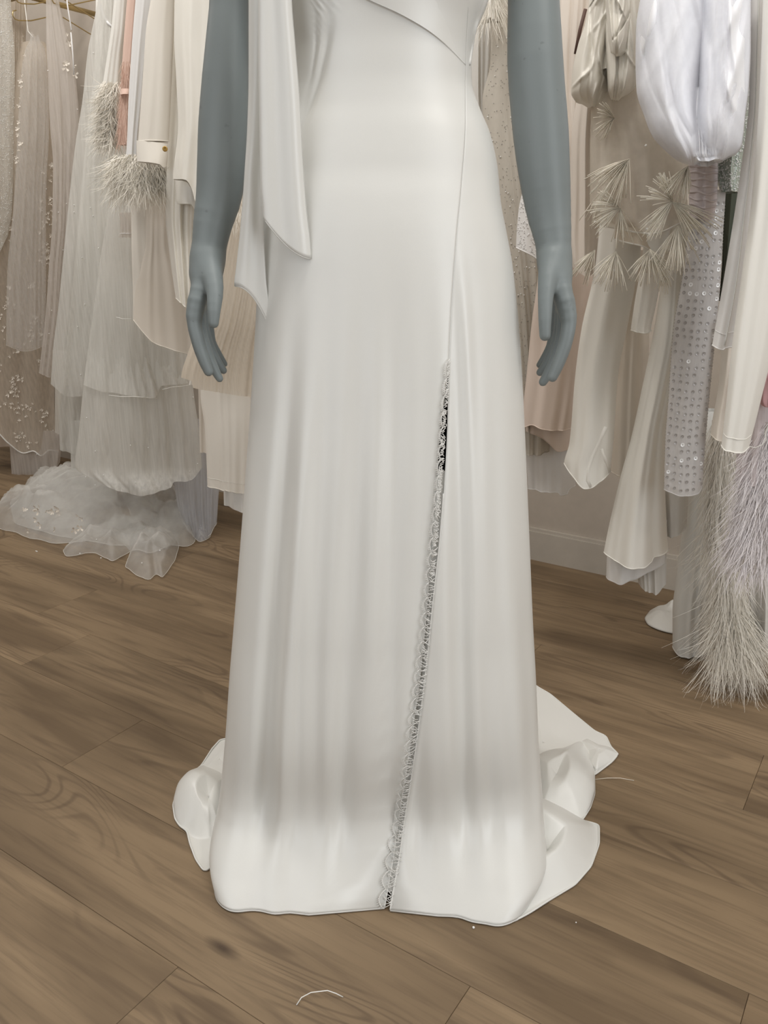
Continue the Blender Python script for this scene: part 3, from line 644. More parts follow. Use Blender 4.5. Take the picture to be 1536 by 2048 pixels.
# ------------------------------------------------------------------ hanging garments
def rows_of(s):
    r = []
    for part in s.replace('\n', ' ').split(';'):
        part = part.strip()
        if not part: continue
        a, b = part.split(':'); xs = [float(q) for q in b.split(',')]
        r.append((float(a), xs[0], xs[1]))
    return np.array(r)
class Drape:
    """a hanging tube of cloth: silhouette rows 'y:left,right;' at distance n from the camera towards the wall"""
    def __init__(s_, rows, n0, th=.03, hem=None, nf=4, amp=(.004, .010), seed=0, top=None, ex=.7, n_slope=0.0, swoops=(0, 0), close=False):
        R = rows_of(rows); s_.l = interp(R[:, 0], R[:, 1]) if len(R) > 2 else (lambda y: np.interp(y, R[:, 0], R[:, 1])); s_.r = interp(R[:, 0], R[:, 2]) if len(R) > 2 else (lambda y: np.interp(y, R[:, 0], R[:, 2]))
        s_.y0, s_.y1 = R[0, 0], R[-1, 0]; s_.n0 = n0; s_.th = th; s_.nf = nf; s_.amp = amp; s_.ex = ex; s_.ns = n_slope; s_.close = close
        rs = np.random.RandomState(seed); s_.ph = rs.uniform(0, 6.28, 5); s_.wp = rs.uniform(-1, 1, 3)
        m = int(round(nf * 3)) + 2; sk = swoops[2] if len(swoops) > 2 else 1.0
        s_.rg = [(-1 + 2 * (k + rs.uniform(.1, .9)) / m, rs.uniform(.35, 1.0) / m * 1.5, rs.choice([1.0, 1.0, -1.0]) * rs.uniform(.5, 1.5), rs.uniform(-.12, .12), rs.uniform(-.4, .5)) for k in range(m)]
        s_.sw = [(rs.uniform(-.9, .9), rs.uniform(0, 1), rs.uniform(-.8, .8), rs.uniform(.10, .3) * sk, rs.uniform(.04, .12) * sk, rs.uniform(-1, 1)) for _ in range(swoops[0])]; s_.swa = swoops[1]
        s_.hem = (interp([h[0] for h in hem], [h[1] for h in hem]) if len(hem) > 2 else (lambda s: np.interp(s, [h[0] for h in hem], [h[1] for h in hem]))) if hem else (lambda s: s_.y1 + 0 * s)
        s_.top = (lambda s: np.interp(s, [h[0] for h in top], [h[1] for h in top])) if top else (lambda s: s_.y0 + 0 * s)
    def fold(q, s, t):
        f = .35 * np.cos(.9 * PI * s + q.ph[0] + .6 * t)
        for (c, w, a, dr, t0) in q.rg:
            f = f + a * np.exp(-((s - c - dr * (t - .5)) / (w * (.75 + .5 * t))) ** 2) * smooth(t, t0, t0 + .6)
        a = q.amp[0] + (q.amp[1] - q.amp[0]) * t; f = -a * f * .9
        for (c, tc, sl, ln, w, aa) in q.sw:
            tt = (t - tc) / ln; f = f + q.swa * aa * np.exp(-tt ** 2) * np.exp(-((s - c - sl * tt - .25 * sl * tt * tt) / w) ** 2)
        return f
    def point(q, s, t, side=-1, out=0.0):
        """s -1..1 across, t 0..1 down; side -1 is the face towards the room"""
        s = np.asarray(s, float); t = np.asarray(t, float)
        y = q.top(s) + (q.hem(s) - q.top(s)) * t; yc = np.clip(y, q.y0, q.y1)
        l, r = q.l(yc), q.r(yc); x = (l + r) / 2 + (r - l) / 2 * s
        u, v = x - 768.0, y - 1024.0; xm = (l + r) / 2 - 768.0
        F = FPX * cp - v * sp; D = FPX * sp + v * cp
        n = q.n0 + q.ns * t; Yc = F * n / (NX * xm + NY * F)
        ed = np.clip(1 - s ** 2, 0, 1)
        th = q.th * (.55 + .45 * t)
        if q.close: th = th * np.sqrt(np.clip((1 - t) / .22, 0, 1) * (2 - np.clip((1 - t) / .22, 0, 1)))
        d = side * (th * ed ** q.ex + out) + q.fold(s, t) * ed ** .35
        X = u * Yc / F; hx = u / F; hn = np.sqrt(1 + hx * hx)
        return np.stack([X + d * hx / hn, Yc + d / hn, H - D * Yc / F], -1)
    def mesh(q, name, mat, parent=None, nv=70, nu=None, **kw):
        nu = nu or int(34 + 9 * q.nf)
        th = np.linspace(0, 2 * PI, 2 * nu, endpoint=False); s = np.cos(th); side = -np.sign(np.sin(th) + 1e-9)
        t = np.linspace(0, 1, nv); S, T = np.meshgrid(s, t); SD = np.repeat(side[None], nv, 0)
        P = q.point(S, T, SD); return grid_obj(name, P, mat, parent, wrap=True)
    def line(q, t0, t1, s0, s1, n=30, out=.002):
        k = np.linspace(0, 1, n); return q.point(s0 + (s1 - s0) * k, t0 + (t1 - t0) * k, -1, out)
    def at_px(q, x, y):
        """s, t of the cloth under an image point"""
        yc = np.clip(y, q.y0, q.y1); l, r = float(q.l(yc)), float(q.r(yc)); s = np.clip((x - (l + r) / 2) / ((r - l) / 2), -.98, .98)
        a, b = float(q.top(s)), float(q.hem(s)); return s, (y - a) / (b - a)
def base_of(d):
    p = d.point(0, 1.0); return (float(p[0]), float(p[1]), 0.0)
def garment(name, label, cat, d, mat, part='skirt', group=None, hemline=True, nv=70, hem_r=.0012, hem_mat=None):
    root = empty(name, base_of(d), label, cat, group)
    o = d.mesh(part, mat, root, nv=nv); root['d'] = 0
    if hemline:
        s = np.linspace(-1, 1, 70); tubes_obj('hem', [d.point(s, np.ones(70), -1, 0)], hem_r, hem_mat or mat, root, 5)
    return root
def strands(name, roots, dirs, L_, mat, parent, curl=.3, w=.0012, seg=6, seed=0, grav=.4, lenvar=.4, barb=False):
    """many thin curved feather strands in one mesh"""
    rs = np.random.RandomState(seed); n = len(roots)
    P = np.array(roots, float); D = np.array(dirs, float) + rs.normal(0, curl * .5, (n, 3)); D /= np.linalg.norm(D, axis=1)[:, None]
    ln = L_ * (1 - lenvar * rs.random(n)); st = (ln / seg)[:, None]; bend = rs.normal(0, curl, (n, 3))
    wd = np.cross(D, rs.normal(0, 1, (n, 3))); wd /= np.linalg.norm(wd, axis=1)[:, None]
    pts = [P.copy()]
    for k in range(seg):
        D = D + bend / seg + np.array([0, 0, -grav / seg]); D /= np.linalg.norm(D, axis=1)[:, None]; P = P + D * st
        P[:, 2] = np.maximum(P[:, 2], .004); pts.append(P.copy())
    V = []; 
    for k, p in enumerate(pts):
        f = w * (1 - .85 * (k / seg)) ; V.append(p - wd * f / 2); V.append(p + wd * f / 2)
    V = np.stack(V, 1).reshape(-1, 3); m = 2 * (seg + 1); Fc = []
    for i in range(n):
        b = i * m
        for k in range(seg): Fc.append((b + 2 * k, b + 2 * k + 1, b + 2 * k + 3, b + 2 * k + 2))
    return tag(mesh_obj(name, V, Fc, mat, parent), kind='stuff')
def feather_on(name, d, n, L_, mat, parent, seed, t0=0., t1=1., down=(0, -.25, -1), s0=-1, s1=1, **kw):
    rs = np.random.RandomState(seed); s = rs.uniform(s0, s1, n); t = rs.uniform(t0, t1, n)
    P = d.point(s, t, -1, 0.0); dn = np.array(down, float)[None] + np.stack([s * .55, 0 * s, 0 * s], 1)
    return strands(name, P, dn, L_, mat, parent, seed=seed, **kw)
def beads(name, pts, r, mat, parent, seed=0):
    if name == 'crystals': r *= 1.35
    V, Fc = [], []
    for p in pts:
        b = len(V)
        for dx in ((r, 0, 0), (-r, 0, 0), (0, r, 0), (0, -r, 0), (0, 0, r), (0, 0, -r)): V.append(np.array(p) + dx)
        for f in ((0, 2, 4), (2, 1, 4), (1, 3, 4), (3, 0, 4), (2, 0, 5), (1, 2, 5), (3, 1, 5), (0, 3, 5)): Fc.append(tuple(b + i for i in f))
    return tag(mesh_obj(name, V, Fc, mat, parent), kind='stuff')
def flower_mesh(name, r, mat, seed, petals=5):
    rs = random.Random(seed); V, Fc = [(0, -.0006, 0)], []
    for k in range(petals):
        a = 2 * PI * k / petals + rs.uniform(-.2, .2); q = r * rs.uniform(.75, 1.1); b = len(V)
        for (da, f, o) in ((-.45, .55, -.0015), (-.25, 1.0, -.004), (.25, 1.0, -.0035), (.45, .55, -.0012)): V.append((math.cos(a + da) * q * f, o, math.sin(a + da) * q * f))
        Fc += [(0, b, b + 3), (b, b + 1, b + 2, b + 3)]
    me = bpy.data.meshes.new(name); me.from_pydata(V, [], Fc); me.materials.append(mat); return me
FLOWERS = [flower_mesh('flower_applique', .0075, PETAL, k, 4 + k % 3) for k in range(4)] + [flower_mesh('petal_cluster', .0045, PETAL, 9, 4)]
def put_flowers(d, pxs, parent, seed, out=.003, scale=1.0):
    rs = random.Random(seed)
    for (x, y) in pxs:
        s, t = d.at_px(x, y); p = d.point(s, t, -1, out)
        o = bpy.data.objects.new('flower_applique', rs.choice(FLOWERS)); COL.objects.link(o); o.parent = parent
        o.location = Vector([float(q) for q in p]) - abs_loc(parent); o.rotation_euler = (rs.uniform(-.3, .3), rs.uniform(0, 6.28), rs.uniform(-.2, .5)); k = scale * rs.uniform(.6, 1.3); o.scale = (k, k, k)
# ---- left hand rail -------------------------------------------------------
d = Drape('-160:-70,22;0:-60,22;120:-60,30;300:-62,28;420:-62,24;480:-60,14;530:-62,6', 1.86, .03, hem=[(-1, 560), (.5, 520), (1, 470)], nf=3, amp=(.004, .008), seed=2)
g = garment('beaded_lace_gown', 'ivory lace gown encrusted with beads at the far left end of the rail', 'dress', d, T_IVORY, 'bodice', nv=60)
rs = np.random.RandomState(5); q = d.point(rs.uniform(-.2, 1, 1100), rs.uniform(.15, 1, 1100), -1, .001); beads('beading', q, .0016, PEARL, g)
strands('lace_pile', d.point(rs.uniform(-.2, 1, 900), rs.uniform(.1, 1, 900), -1, .001), np.tile([.2, -1, -.6], (900, 1)) + rs.normal(0, .8, (900, 3)), .010, LACE, g, curl=1.2, w=.0014, seg=4, seed=3)
d = Drape('-120:10,60;60:14,52;200:14,48;350:12,44;480:10,40', 2.06, .02, nf=3, seed=4)
g = garment('dark_lace_gown', 'dull taupe lace gown seen as a sliver beside the beaded lace', 'dress', d, T_CHAMP, 'bodice', nv=40)
strands('lace_pile', d.point(rs.uniform(-1, 1, 400), rs.uniform(.3, 1, 400), -1, .001), rs.normal(0, .8, (400, 3)), .012, PETAL, g, curl=1.2, w=.0012, seg=4, seed=6)
# champagne embroidered gown
dch = Drape('85:44,90;150:28,118;300:0,128;500:-50,122;700:-110,112;800:-125,108;905:-140,118', 1.95, .045, hem=[(-1, 850), (0, 858), (.2, 880), (.45, 903), (.6, 898), (.72, 908), (.85, 899), (1, 903)], nf=3, amp=(.004, .010), seed=7)
gch = garment('embroidered_tulle_gown', 'champagne tulle gown embroidered with flowers and a scalloped hem, far left', 'dress', dch, T_CHAMP, 'overskirt', hem_r=.003, hem_mat=LACE)
d2 = Drape('120:48,100;400:0,112;700:-100,100;890:-120,100', 1.99, .03, nf=4, amp=(.004, .01), seed=9); d2.mesh('lining', TAN, gch)
d3 = Drape('860:15,125;900:20,122;930:22,120;985:26,120', 2.04, .03, hem=[(-1, 965), (0, 978), (1, 925)], nf=3, seed=3); d3.mesh('underskirt', T_MAUVE, gch, nv=24)
random.seed(8); fl = []
for (cx, cy, rx, ry, n) in [(98, 330, 14, 25, 10), (95, 420, 18, 45, 24), (92, 500, 18, 30, 18), (98, 560, 12, 20, 8), (70, 570, 14, 10, 6), (66, 655, 22, 35, 34), (12, 620, 22, 30, 14), (28, 770, 18, 26, 18), (45, 820, 22, 24, 20), (20, 790, 24, 20, 8), (88, 830, 8, 30, 10), (40, 872, 22, 14, 12), (66, 885, 20, 12, 8), (78, 725, 10, 22, 8), (10, 700, 18, 30, 10), (20, 450, 14, 40, 10), (100, 690, 8, 30, 6)]:
    for _ in range(n): fl.append((cx + random.gauss(0, rx * .5), cy + random.gauss(0, ry * .5)))
put_flowers(dch, fl, gch, 3)
beads('crystals', [dch.point(*dch.at_px(x, y), -1, .005) for (x, y) in [(93, 379), (110, 440), (99, 450), (115, 425), (113, 460), (113, 480), (36, 803), (106, 860), (108, 866), (110, 876), (110, 887), (112, 895), (38, 868), (40, 878), (73, 904)]], .0022, PEARL, gch)
# strappy tulle gowns
def straps(parent, lines, mat=IVORY, r=.0016): return tubes_obj('shoulder_strap', [[WN(x, y, n) for (x, y, n) in ln] for ln in lines], r, mat, parent, 6)
d = Drape('80:56,84;100:50,90;150:42,95;250:36,98;400:28,92;560:14,92;700:12,92', 1.90, .03, hem=[(-1, 690), (0, 700), (1, 690)], nf=3, amp=(.003, .009), seed=12, top=[(-1, 100), (-.5, 64), (0, 76), (.5, 70), (1, 98)])
g = garment('slip_gown', 'greyish ivory tulle gown hanging by one thin strap, second dress from the left', 'dress', d, T_SLIP, 'bodice', nv=60)
straps(g, [[(47, -40, 1.91), (50, 10, 1.90), (56, 62, 1.89), (66, 74, 1.89)]])
put_flowers(d, [(40, 110), (43, 150), (42, 172), (40, 196), (36, 212), (34, 258), (31, 270), (42, 288), (38, 300), (26, 315), (30, 322), (41, 162), (38, 245)], g, 5, scale=1.1)
d = Drape('-60:88,112;0:92,118;60:92,132;140:95,150;250:100,158;330:106,152;450:104,150;530:98,142;620:92,138;745:78,122', 1.88, .028, hem=[(-1, 745), (0, 752), (1, 750)], nf=3, amp=(.003, .008), seed=14)
g = garment('sheer_tulle_gown', 'mauve beige sheer tulle gown with a long narrow skirt and small crystals', 'dress', d, T_MAUVE, 'skirt', nv=70)
straps(g, [[(131, -40, 1.90), (135, 10, 1.88), (143, 60, 1.865)], [(142, 65, 1.86), (146, 110, 1.86), (148, 150, 1.86)]], WHITE, .0022)
put_flowers(d, [(165, 70), (134, 130), (132, 138), (150, 132), (160, 150), (168, 86), (150, 88)], g, 8, scale=1.5)
beads('crystals', [d.point(*d.at_px(x, y), -1, .004) for (x, y) in [(133, 408), (117, 425), (126, 500), (137, 505), (103, 620), (98, 666), (155, 220), (68, 142), (125, 587)]], .0018, PEARL, g)
# ivory ball gown in front
dg5 = Drape('-120:215,240;0:196,240;60:184,242;100:176,244;200:165,246;280:152,250;400:138,262;520:126,290;620:116,300;700:106,300;790:100,290', 1.80, .05, hem=[(-1, 768), (-.6, 790), (-.2, 786), (.3, 792), (1, 770)], nf=4, amp=(.003, .010), seed=21)
g5 = garment('ivory_ball_gown', 'ivory tulle ball gown scattered with crystals, its tiers left of the feather cuffs', 'dress', dg5, T_GREY, 'skirt', nv=90, hemline=False)
for (rw, n0, hm, sd, m) in [('700:105,175;780:110,168;865:110,148', 1.83, [(-1, 865), (.2, 866), (.3, 850), (1, 848)], 1, T_IVORY), ('760:115,210;850:118,204;905:120,204', 1.845, [(-1, 900), (0, 906), (.4, 900), (1, 912)], 2, T_GREY), ('840:140,230;930:142,232;1000:145,235', 1.86, [(-1, 990), (1, 1000)], 6, T_GREY)]:
    Drape(rw, n0, .03, hem=hm, nf=3, amp=(.003, .008), seed=sd).mesh('ruffle_tier', m, g5, nv=26)
Drape('-40:192,236;100:190,240;300:170,245;520:150,285;770:125,280', 1.85, .03, nf=3, seed=5).mesh('lining', IVORY, g5)
beads('crystals', [dg5.point(*dg5.at_px(x, y), -1, .004) for (x, y) in [(148, 411), (181, 417), (186, 433), (197, 496), (164, 515), (217, 572), (169, 607), (188, 642), (155, 651), (161, 745), (148, 425), (187, 110)]], .0019, PEARL, g5)
tubes_obj('shoulder_strap', [[WN(200, 8, 1.80), WN(207, 30, 1.79), WN(216, 46, 1.78), WN(227, 56, 1.79)]], .004, WHITE, g5, 6)
# tiered ball gown
dg6 = Drape('400:222,330;520:200,345;640:186,372;700:176,380;790:165,388;860:158,398;930:150,404;975:196,406', 1.69, .06, hem=[(-1, 940), (-.62, 974), (-.2, 980), (.15, 975), (.4, 968), (.5, 958), (.8, 955), (1, 935)], nf=5, amp=(.003, .009), seed=31)
g6 = garment('tiered_tulle_gown', 'cool white pleated tulle gown whose full skirt hangs above the tulle heap', 'dress', dg6, T_GREY, 'skirt', nv=90, hemline=False)
Drape('420:226,325;640:200,360;860:190,385;950:200,390', 1.79, .04, nf=5, amp=(.003, .01), seed=33).mesh('inner_skirt', T_IVORY, g6)
Drape('430:230,320;700:205,360;900:205,370', 1.83, .03, nf=5, amp=(.003, .01), seed=35).mesh('lining', GREYC, g6)
for (rw, n0, hm, sd, nf) in [('560:195,300;700:176,345;785:165,385', 1.672, [(-1, 770), (-.55, 782), (-.4, 783), (.3, 790), (.5, 768), (1, 766)], 4, 7)]:
    dd = Drape(rw, n0, .035, hem=hm, nf=nf, amp=(.003, .008), seed=sd); dd.mesh('ruffle_tier', T_GREY, g6, nv=40)
tubes_obj('horsehair_binding', [[dg6.point(*dg6.at_px(x, y), -1, .028) for x, y in pts] for pts in ([(217, 783), (240, 785), (265, 784), (290, 787), (315, 790)], [(324, 772), (345, 768), (365, 767), (385, 766)], [(232, 631), (245, 634), (262, 634)])], .0011, EDGE, g6, 5)
beads('crystals', [dg6.point(*dg6.at_px(x, y), -1, .004) for (x, y) in [(173, 833), (260, 881), (190, 896), (206, 942), (171, 951), (270, 953), (296, 889), (396, 793), (379, 937), (395, 924), (145, 968)]], .0018, PEARL, g6)
dd = Drape('425:239,262;455:240,263;475:238,264', 1.61, .012, nf=2, amp=(.001, .002), seed=3); o = dd.mesh('gathered_tube', T_MAUVE, g6, nv=16)
tubes_obj('elastic_loop', [[dd.point(*dd.at_px(x, 467 + .03 * abs(x - 251)), -1, .002) for x in np.linspace(240, 263, 12)]], .0011, WHITE, g6, 5)
# heap of tulle on the floor
rs = np.random.RandomState(2)
def crumple(amp, sd, lift=0.0, cx=.5):
    r = np.random.RandomState(sd); ks = [(r.uniform(12, 60), r.uniform(0, 6.28), r.uniform(0, 6.28)) for _ in range(7)]
    def f(t, a, x, y):
        v = 0
        for (k, an, ph) in ks: v = v + (1 - np.abs(np.sin(k * (x * math.cos(an) + y * math.sin(an)) + ph + 1.2 * np.sin(9 * x + ph)))) ** 1.6 * 26 / k
        return lift * (1 - t ** 2) + amp * v / 3 * (1 - t ** 6 * .85) * min(1, .3 + t * 2)
    return f
heap = empty('tulle_train_heap', FL(250, 1080), 'heap of sheer white tulle trains crumpled on the wooden floor, far left', 'train')
for (ol, c, amp, lift, sd, m) in [
    ([(0, 1010), (30, 1000), (60, 985), (110, 975), (170, 960), (240, 1010), (250, 1060), (200, 1075), (160, 1088), (110, 1090), (60, 1080), (35, 1070), (0, 1062), (-30, 1040)], (120, 1030), .040, .10, 1, T_FLOOR),
    ([(60, 975), (110, 960), (170, 970), (200, 1010), (180, 1050), (130, 1060), (70, 1065), (42, 1030)], (125, 1015), .045, .11, 12, T_FLOOR),
    ([(150, 1078), (205, 1066), (260, 1050), (300, 1030), (350, 1040), (352, 1090), (300, 1110), (268, 1102), (225, 1128), (212, 1120), (190, 1108), (132, 1117), (126, 1105)], (230, 1085), .035, .04, 3, T_FLOOR),
    ([(215, 1045), (250, 1042), (290, 1062), (330, 1064), (356, 1070), (358, 1100), (350, 1125), (325, 1160), (312, 1150), (300, 1164), (275, 1155), (250, 1138), (262, 1105), (228, 1070)], (305, 1110), .040, .05, 4, T_FLOOR),
    ([(240, 980), (330, 960), (370, 1010), (384, 1050), (392, 1088), (375, 1097), (340, 1095), (300, 1080), (270, 1050)], (330, 1045), .045, .10, 5, T_FLOOR),
    ([(340, 960), (390, 950), (430, 975), (430, 1040), (420, 1080), (400, 1090), (380, 1070), (350, 1040)], (390, 1020), .04, .13, 6, T_BLUE),
    ([(20, 1005), (100, 960), (180, 960), (260, 960), (340, 980), (380, 1040), (350, 1080), (240, 1095), (120, 1075), (30, 1050)], (200, 1030), .03, .16, 8, T_FLOOR)]:
    ob, e = floor_sheet('tulle_layer', ol, c, crumple(amp, sd, lift), m, heap, nr=26, na=120, thick=0)
    tubes_obj('cut_edge', [np.vstack([e, e[:1]]) + np.array([0, 0, .001])], .0007, EDGE, ob, 4)
beads('crystals', [FL(x, y, .02 + .02 * (k % 3)) for k, (x, y) in enumerate([(215, 1070), (193, 1079), (160, 1107), (202, 1116), (284, 1126), (320, 1101), (271, 1044), (405, 995), (330, 1041), (384, 1040), (74, 1103)])], .0022, PEARL, heap)
rs2 = random.Random(3)
for k in range(16):
    x, y = rs2.uniform(45, 165), rs2.uniform(1010, 1062); p = FL(x, y, .07 + .04 * rs2.random())
    o = bpy.data.objects.new('flower_applique', rs2.choice(FLOWERS[:4])); COL.objects.link(o); o.parent = heap; o.location = Vector([float(v) for v in p]) - abs_loc(heap)
    o.rotation_euler = (rs2.uniform(-1, .6), rs2.uniform(0, 6), rs2.uniform(-.8, .8)); k2 = rs2.uniform(1.0, 2.0); o.scale = (k2, k2, k2)
d = Drape('840:340,430;940:345,440;1010:355,436;1070:372,432', 1.86, .04, hem=[(-1, 1040), (0, 1076), (.5, 1066), (1, 1045)], nf=4, amp=(.004, .012), seed=17)
garment('blue_grey_tulle_gown', 'blue grey sheer tulle skirt reaching the floor behind the tiered gown', 'dress', d, T_BLUE, 'skirt', hem_r=.0008, hem_mat=EDGE)
# sleeves and jackets by the feathers
d = Drape('-120:238,268;0:228,257;60:222,253;120:213,246;190:202,242;235:196,240', 1.545, .02, nf=2, amp=(.001, .003), seed=3)
g = garment('feather_cuff_jacket', 'ivory satin jacket sleeve with a long feather cuff left of the blush sleeve', 'jacket', d, IVORY, 'sleeve', nv=40)
dd = Drape('175:206,242;240:200,238;290:204,236', 1.535, .025, nf=2, seed=8); dd.mesh('cuff', IVORY, g, nv=12)
feather_on('feather_trim', dd, 1300, .065, FEATHER, g, 4, t0=-.1, t1=1.0, down=(-.5, -.4, -1), curl=.8, w=.0017, grav=.5)
feather_on('feather_trim', dd, 260, .070, FEATHER, g, 14, t0=0, t1=.8, s1=0, down=(-.55, -.3, -1), curl=.6, w=.0010, grav=.6)
d = Drape('-80:262,286;0:254,279;100:246,270;180:241,262;280:235,260;290:235,258', 1.53, .014, nf=1.5, amp=(.001, .002), seed=5)
g = garment('blush_gown', 'narrow blush pink sleeve with feather wisps between two ivory sleeves', 'dress', d, BLUSH, 'sleeve', nv=40)
Drape('178:240,262;184:240,262;190:240,261', 1.522, .016, nf=1, amp=(0, 0)).mesh('band', BLUSH, g, nv=4)
feather_on('feather_wisps', d, 500, .035, FEATHER_BLUSH, g, 7, t0=.55, t1=1.0, down=(-.05, -.15, -1), curl=.15, w=.0009)
d = Drape('-80:278,318;0:271,312;100:263,300;200:257,290;280:254,280;335:250,278', 1.52, .02, nf=2, amp=(.001, .003), seed=6)
g = garment('white_crepe_jacket', 'smooth white crepe sleeve ending in a full ivory feather cuff', 'jacket', d, WHITE, 'sleeve', nv=40)
dd = Drape('315:228,326;340:226,328;375:228,328', 1.50, .03, nf=2, seed=9); dd.mesh('cuff', IVORY, g, nv=12)
feather_on('feather_trim', dd, 2100, .085, FEATHER, g, 24, t0=-.1, t1=1.0, down=(-.1, -.40, -1), curl=.75, w=.0017, grav=.7)
d = Drape('-120:312,362;0:301,350;60:292,348;150:286,344;283:276,338', 1.47, .018, nf=1.2, amp=(.0008, .0025), seed=7)
g = garment('cream_blazer', 'cream blazer sleeve with a turned back cuff and a gold button', 'blazer', d, CREAM, 'sleeve', nv=50)
dd = Drape('281:273,336;300:273,336;333:274,334', 1.462, .021, hem=[(-1, 323), (.5, 330), (.8, 336), (1, 333)], top=[(-1, 281), (1, 288)], nf=1, amp=(.0005, .001)); dd.mesh('cuff', CREAM, g, nv=14)
cuffp = WN(330, 298, 1.442); me_b = []
b = loft_obj('button', [(0, 0, 0, .0012, .0012), (0, 0, .0004, .0055, .0055), (0, 0, .0022, .0062, .0062), (0, 0, .0034, .0050, .0050), (0, 0, .0030, .0035, .0035), (0, 0, .0030, .0001, .0001)], GOLDB, None, nc=18)
b.parent = g; b.location = Vector([float(v) for v in cuffp]) - abs_loc(g); b.rotation_euler = (PI / 2, 0, .25); tag(b, 'gold button')
# ivory satin gown beside the mannequin's arm
d = Drape('-120:350,440;0:345,440;60:340,438;120:336,430;250:337,425;350:333,418;430:331,410;500:338,405;560:346,402;612:354,398', 1.545, .04, hem=[(-1, 596), (-.2, 612), (.5, 618), (1, 600)], nf=2.5, amp=(.004, .010), seed=41)
g = garment('ivory_satin_gown', 'ivory satin gown with a gathered sleeve hanging close to the mannequin arm', 'dress', d, CREAM_SATIN, 'skirt')
dd = Drape('-110:352,440;70:348,432;150:352,428;250:356,424;360:346,418;385:348,412;410:352,408', 1.48, .03, hem=[(-1, 358), (-.3, 362), (.1, 380), (.4, 405), (1, 412)], nf=1.5, amp=(.003, .007), seed=44); dd.mesh('sleeve', CREAM_SATIN, g)
dd = Drape('355:350,410;400:352,408;430:378,408', 1.51, .02, hem=[(-1, 408), (0, 409), (.2, 428), (1, 432)], nf=1.2, amp=(.001, .003), seed=4); dd.mesh('sleeve_cuff', CREAM_SATIN, g, nv=16)
# cream waterfall dress
d = Drape('300:262,296;400:262,300;480:263,304;560:265,312;600:266,315;645:266,314', 1.59, .012, hem=[(-1, 641), (0, 610), (1, 572)], nf=1, amp=(.001, .002), seed=3)
g = garment('waterfall_dress', 'cream crepe dress with a pointed waterfall panel over a slanting hem', 'dress', d, CREAM, 'front_panel', nv=40)
d = Drape('300:290,348;400:290,350;480:288,352;560:272,380;640:267,392;700:270,396;720:280,398', 1.615, .018, hem=[(-1, 640), (-.65, 668), (-.4, 684), (0, 694), (.6, 706), (1, 716)], nf=1.6, amp=(.001, .005), seed=8); o = d.mesh('side_panel', PALE, g)
tubes_obj('hem', [d.point(np.linspace(-1, 1, 60), np.ones(60), -1, 0)], .0012, CREAM, g, 5)
# pleated tulle skirt behind the hand
d = Drape('280:470,545;430:448,545;560:420,540;640:402,530;700:378,520;760:362,515;795:362,512', 1.47, .035, hem=[(-1, 755), (-.72, 760), (-.69, 772), (0, 780), (.5, 787), (.85, 792), (.86, 803), (1, 806)], nf=9, amp=(.0015, .0035), seed=51)
g = garment('pleated_tulle_dress', 'beige finely pleated tulle skirt behind the hand on the left', 'dress', d, T_PLEAT, 'skirt', hemline=False, nv=60)
Drape('300:474,540;560:426,530;700:390,515;770:378,508', 1.52, .02, nf=4).mesh('lining', IVORY, g)
dd = Drape('340:462,500;430:455,492;480:460,486', 1.43, .01, nf=2); feather_on('feather_trim', dd, 240, .04, FEATHER, g, 9, t0=0, t1=.9, curl=.5, w=.001)
d = Drape('700:400,505;790:401,502;860:410,500;975:415,497', 1.63, .03, hem=[(-1, 972), (0, 975), (.8, 984), (1, 980)], nf=1.6, amp=(.002, .007), seed=61)
g = garment('cream_crepe_dress', 'cream crepe skirt with a wide hem showing left of the satin gown', 'dress', d, CREAM, 'skirt')
Drape('760:396,450;905:400,446', 1.68, .02, nf=1).mesh('side_panel', PALE, g, nv=20)
Drape('940:446,500;1017:448,498', 1.69, .02, hem=[(-1, 1010), (1, 1020)], nf=1).mesh('lining', GREYC, g, nv=16)
tubes_obj('hem_stitching', [d.line(.935, .935, -.97, .95, out=.0006)], .0005, IVORY, g, 4)
# rail and gold hangers at the top left
RZ = 1.76
rail = empty('clothing_rail', tn(.5, 1.98, RZ), 'brushed gold clothing rail along the back wall above the gowns', 'rail')
tubes_obj('rail_tube', [[tn(-2.2, 1.98, RZ), tn(4.6, 1.98, RZ)]], .0125, GOLD, rail, 16)
for t in (-2.1, -.4, 1.2, 2.8, 4.5): tubes_obj('wall_bracket', [[tn(t, 1.98, RZ), tn(t, 2.14, RZ), tn(t, WALL_N, RZ)]], .009, GOLD, rail, 10)
hg = []
for k, (x, y, ln) in enumerate([(40, -2, 'gold wire hanger with its upturned end topmost at the top left corner'), (34, 32, 'gold wire hanger end curling below the topmost hanger'), (112, 0, 'straight gold wire hanger bar above the strappy tulle gowns'), (200, -6, 'gold wire hanger over the ivory ball gown')]):
    p = WN(x, y, 1.84 + .02 * k); r = empty('hanger', p, ln, 'hanger')
    ux, uy = NX, NY
    def hp(a, b): return np.array([p[0] + a * ux, p[1] + a * uy, p[2] + b])
    hook_top = RZ - p[2] + .0125
    sh = .16; ct = [hp(-.0, .016), hp(-.012, .012), hp(-.016, 0), hp(-.010, -.010), hp(.004, -.012), hp(.05, -.004), hp(sh, .035)]
    nk = hp(sh, .035); hk = hook_top
    tubes_obj('wire_frame', [ct + [hp(sh + .12, .0), hp(sh + .18, -.012)]], .0019, GOLD, r, 8)
    off = .0
    tubes_obj('hook', [[nk, nk + np.array([0, 0, max(.01, hk - .035 - .03)])] + [nk + np.array([ux * .02 * (1 - math.cos(q)) , uy * .02 * (1 - math.cos(q)), hk - .035 - .02 + .02 * math.sin(q)]) for q in np.linspace(.3, PI + .4, 9)]], .0019, GOLD, r, 8)
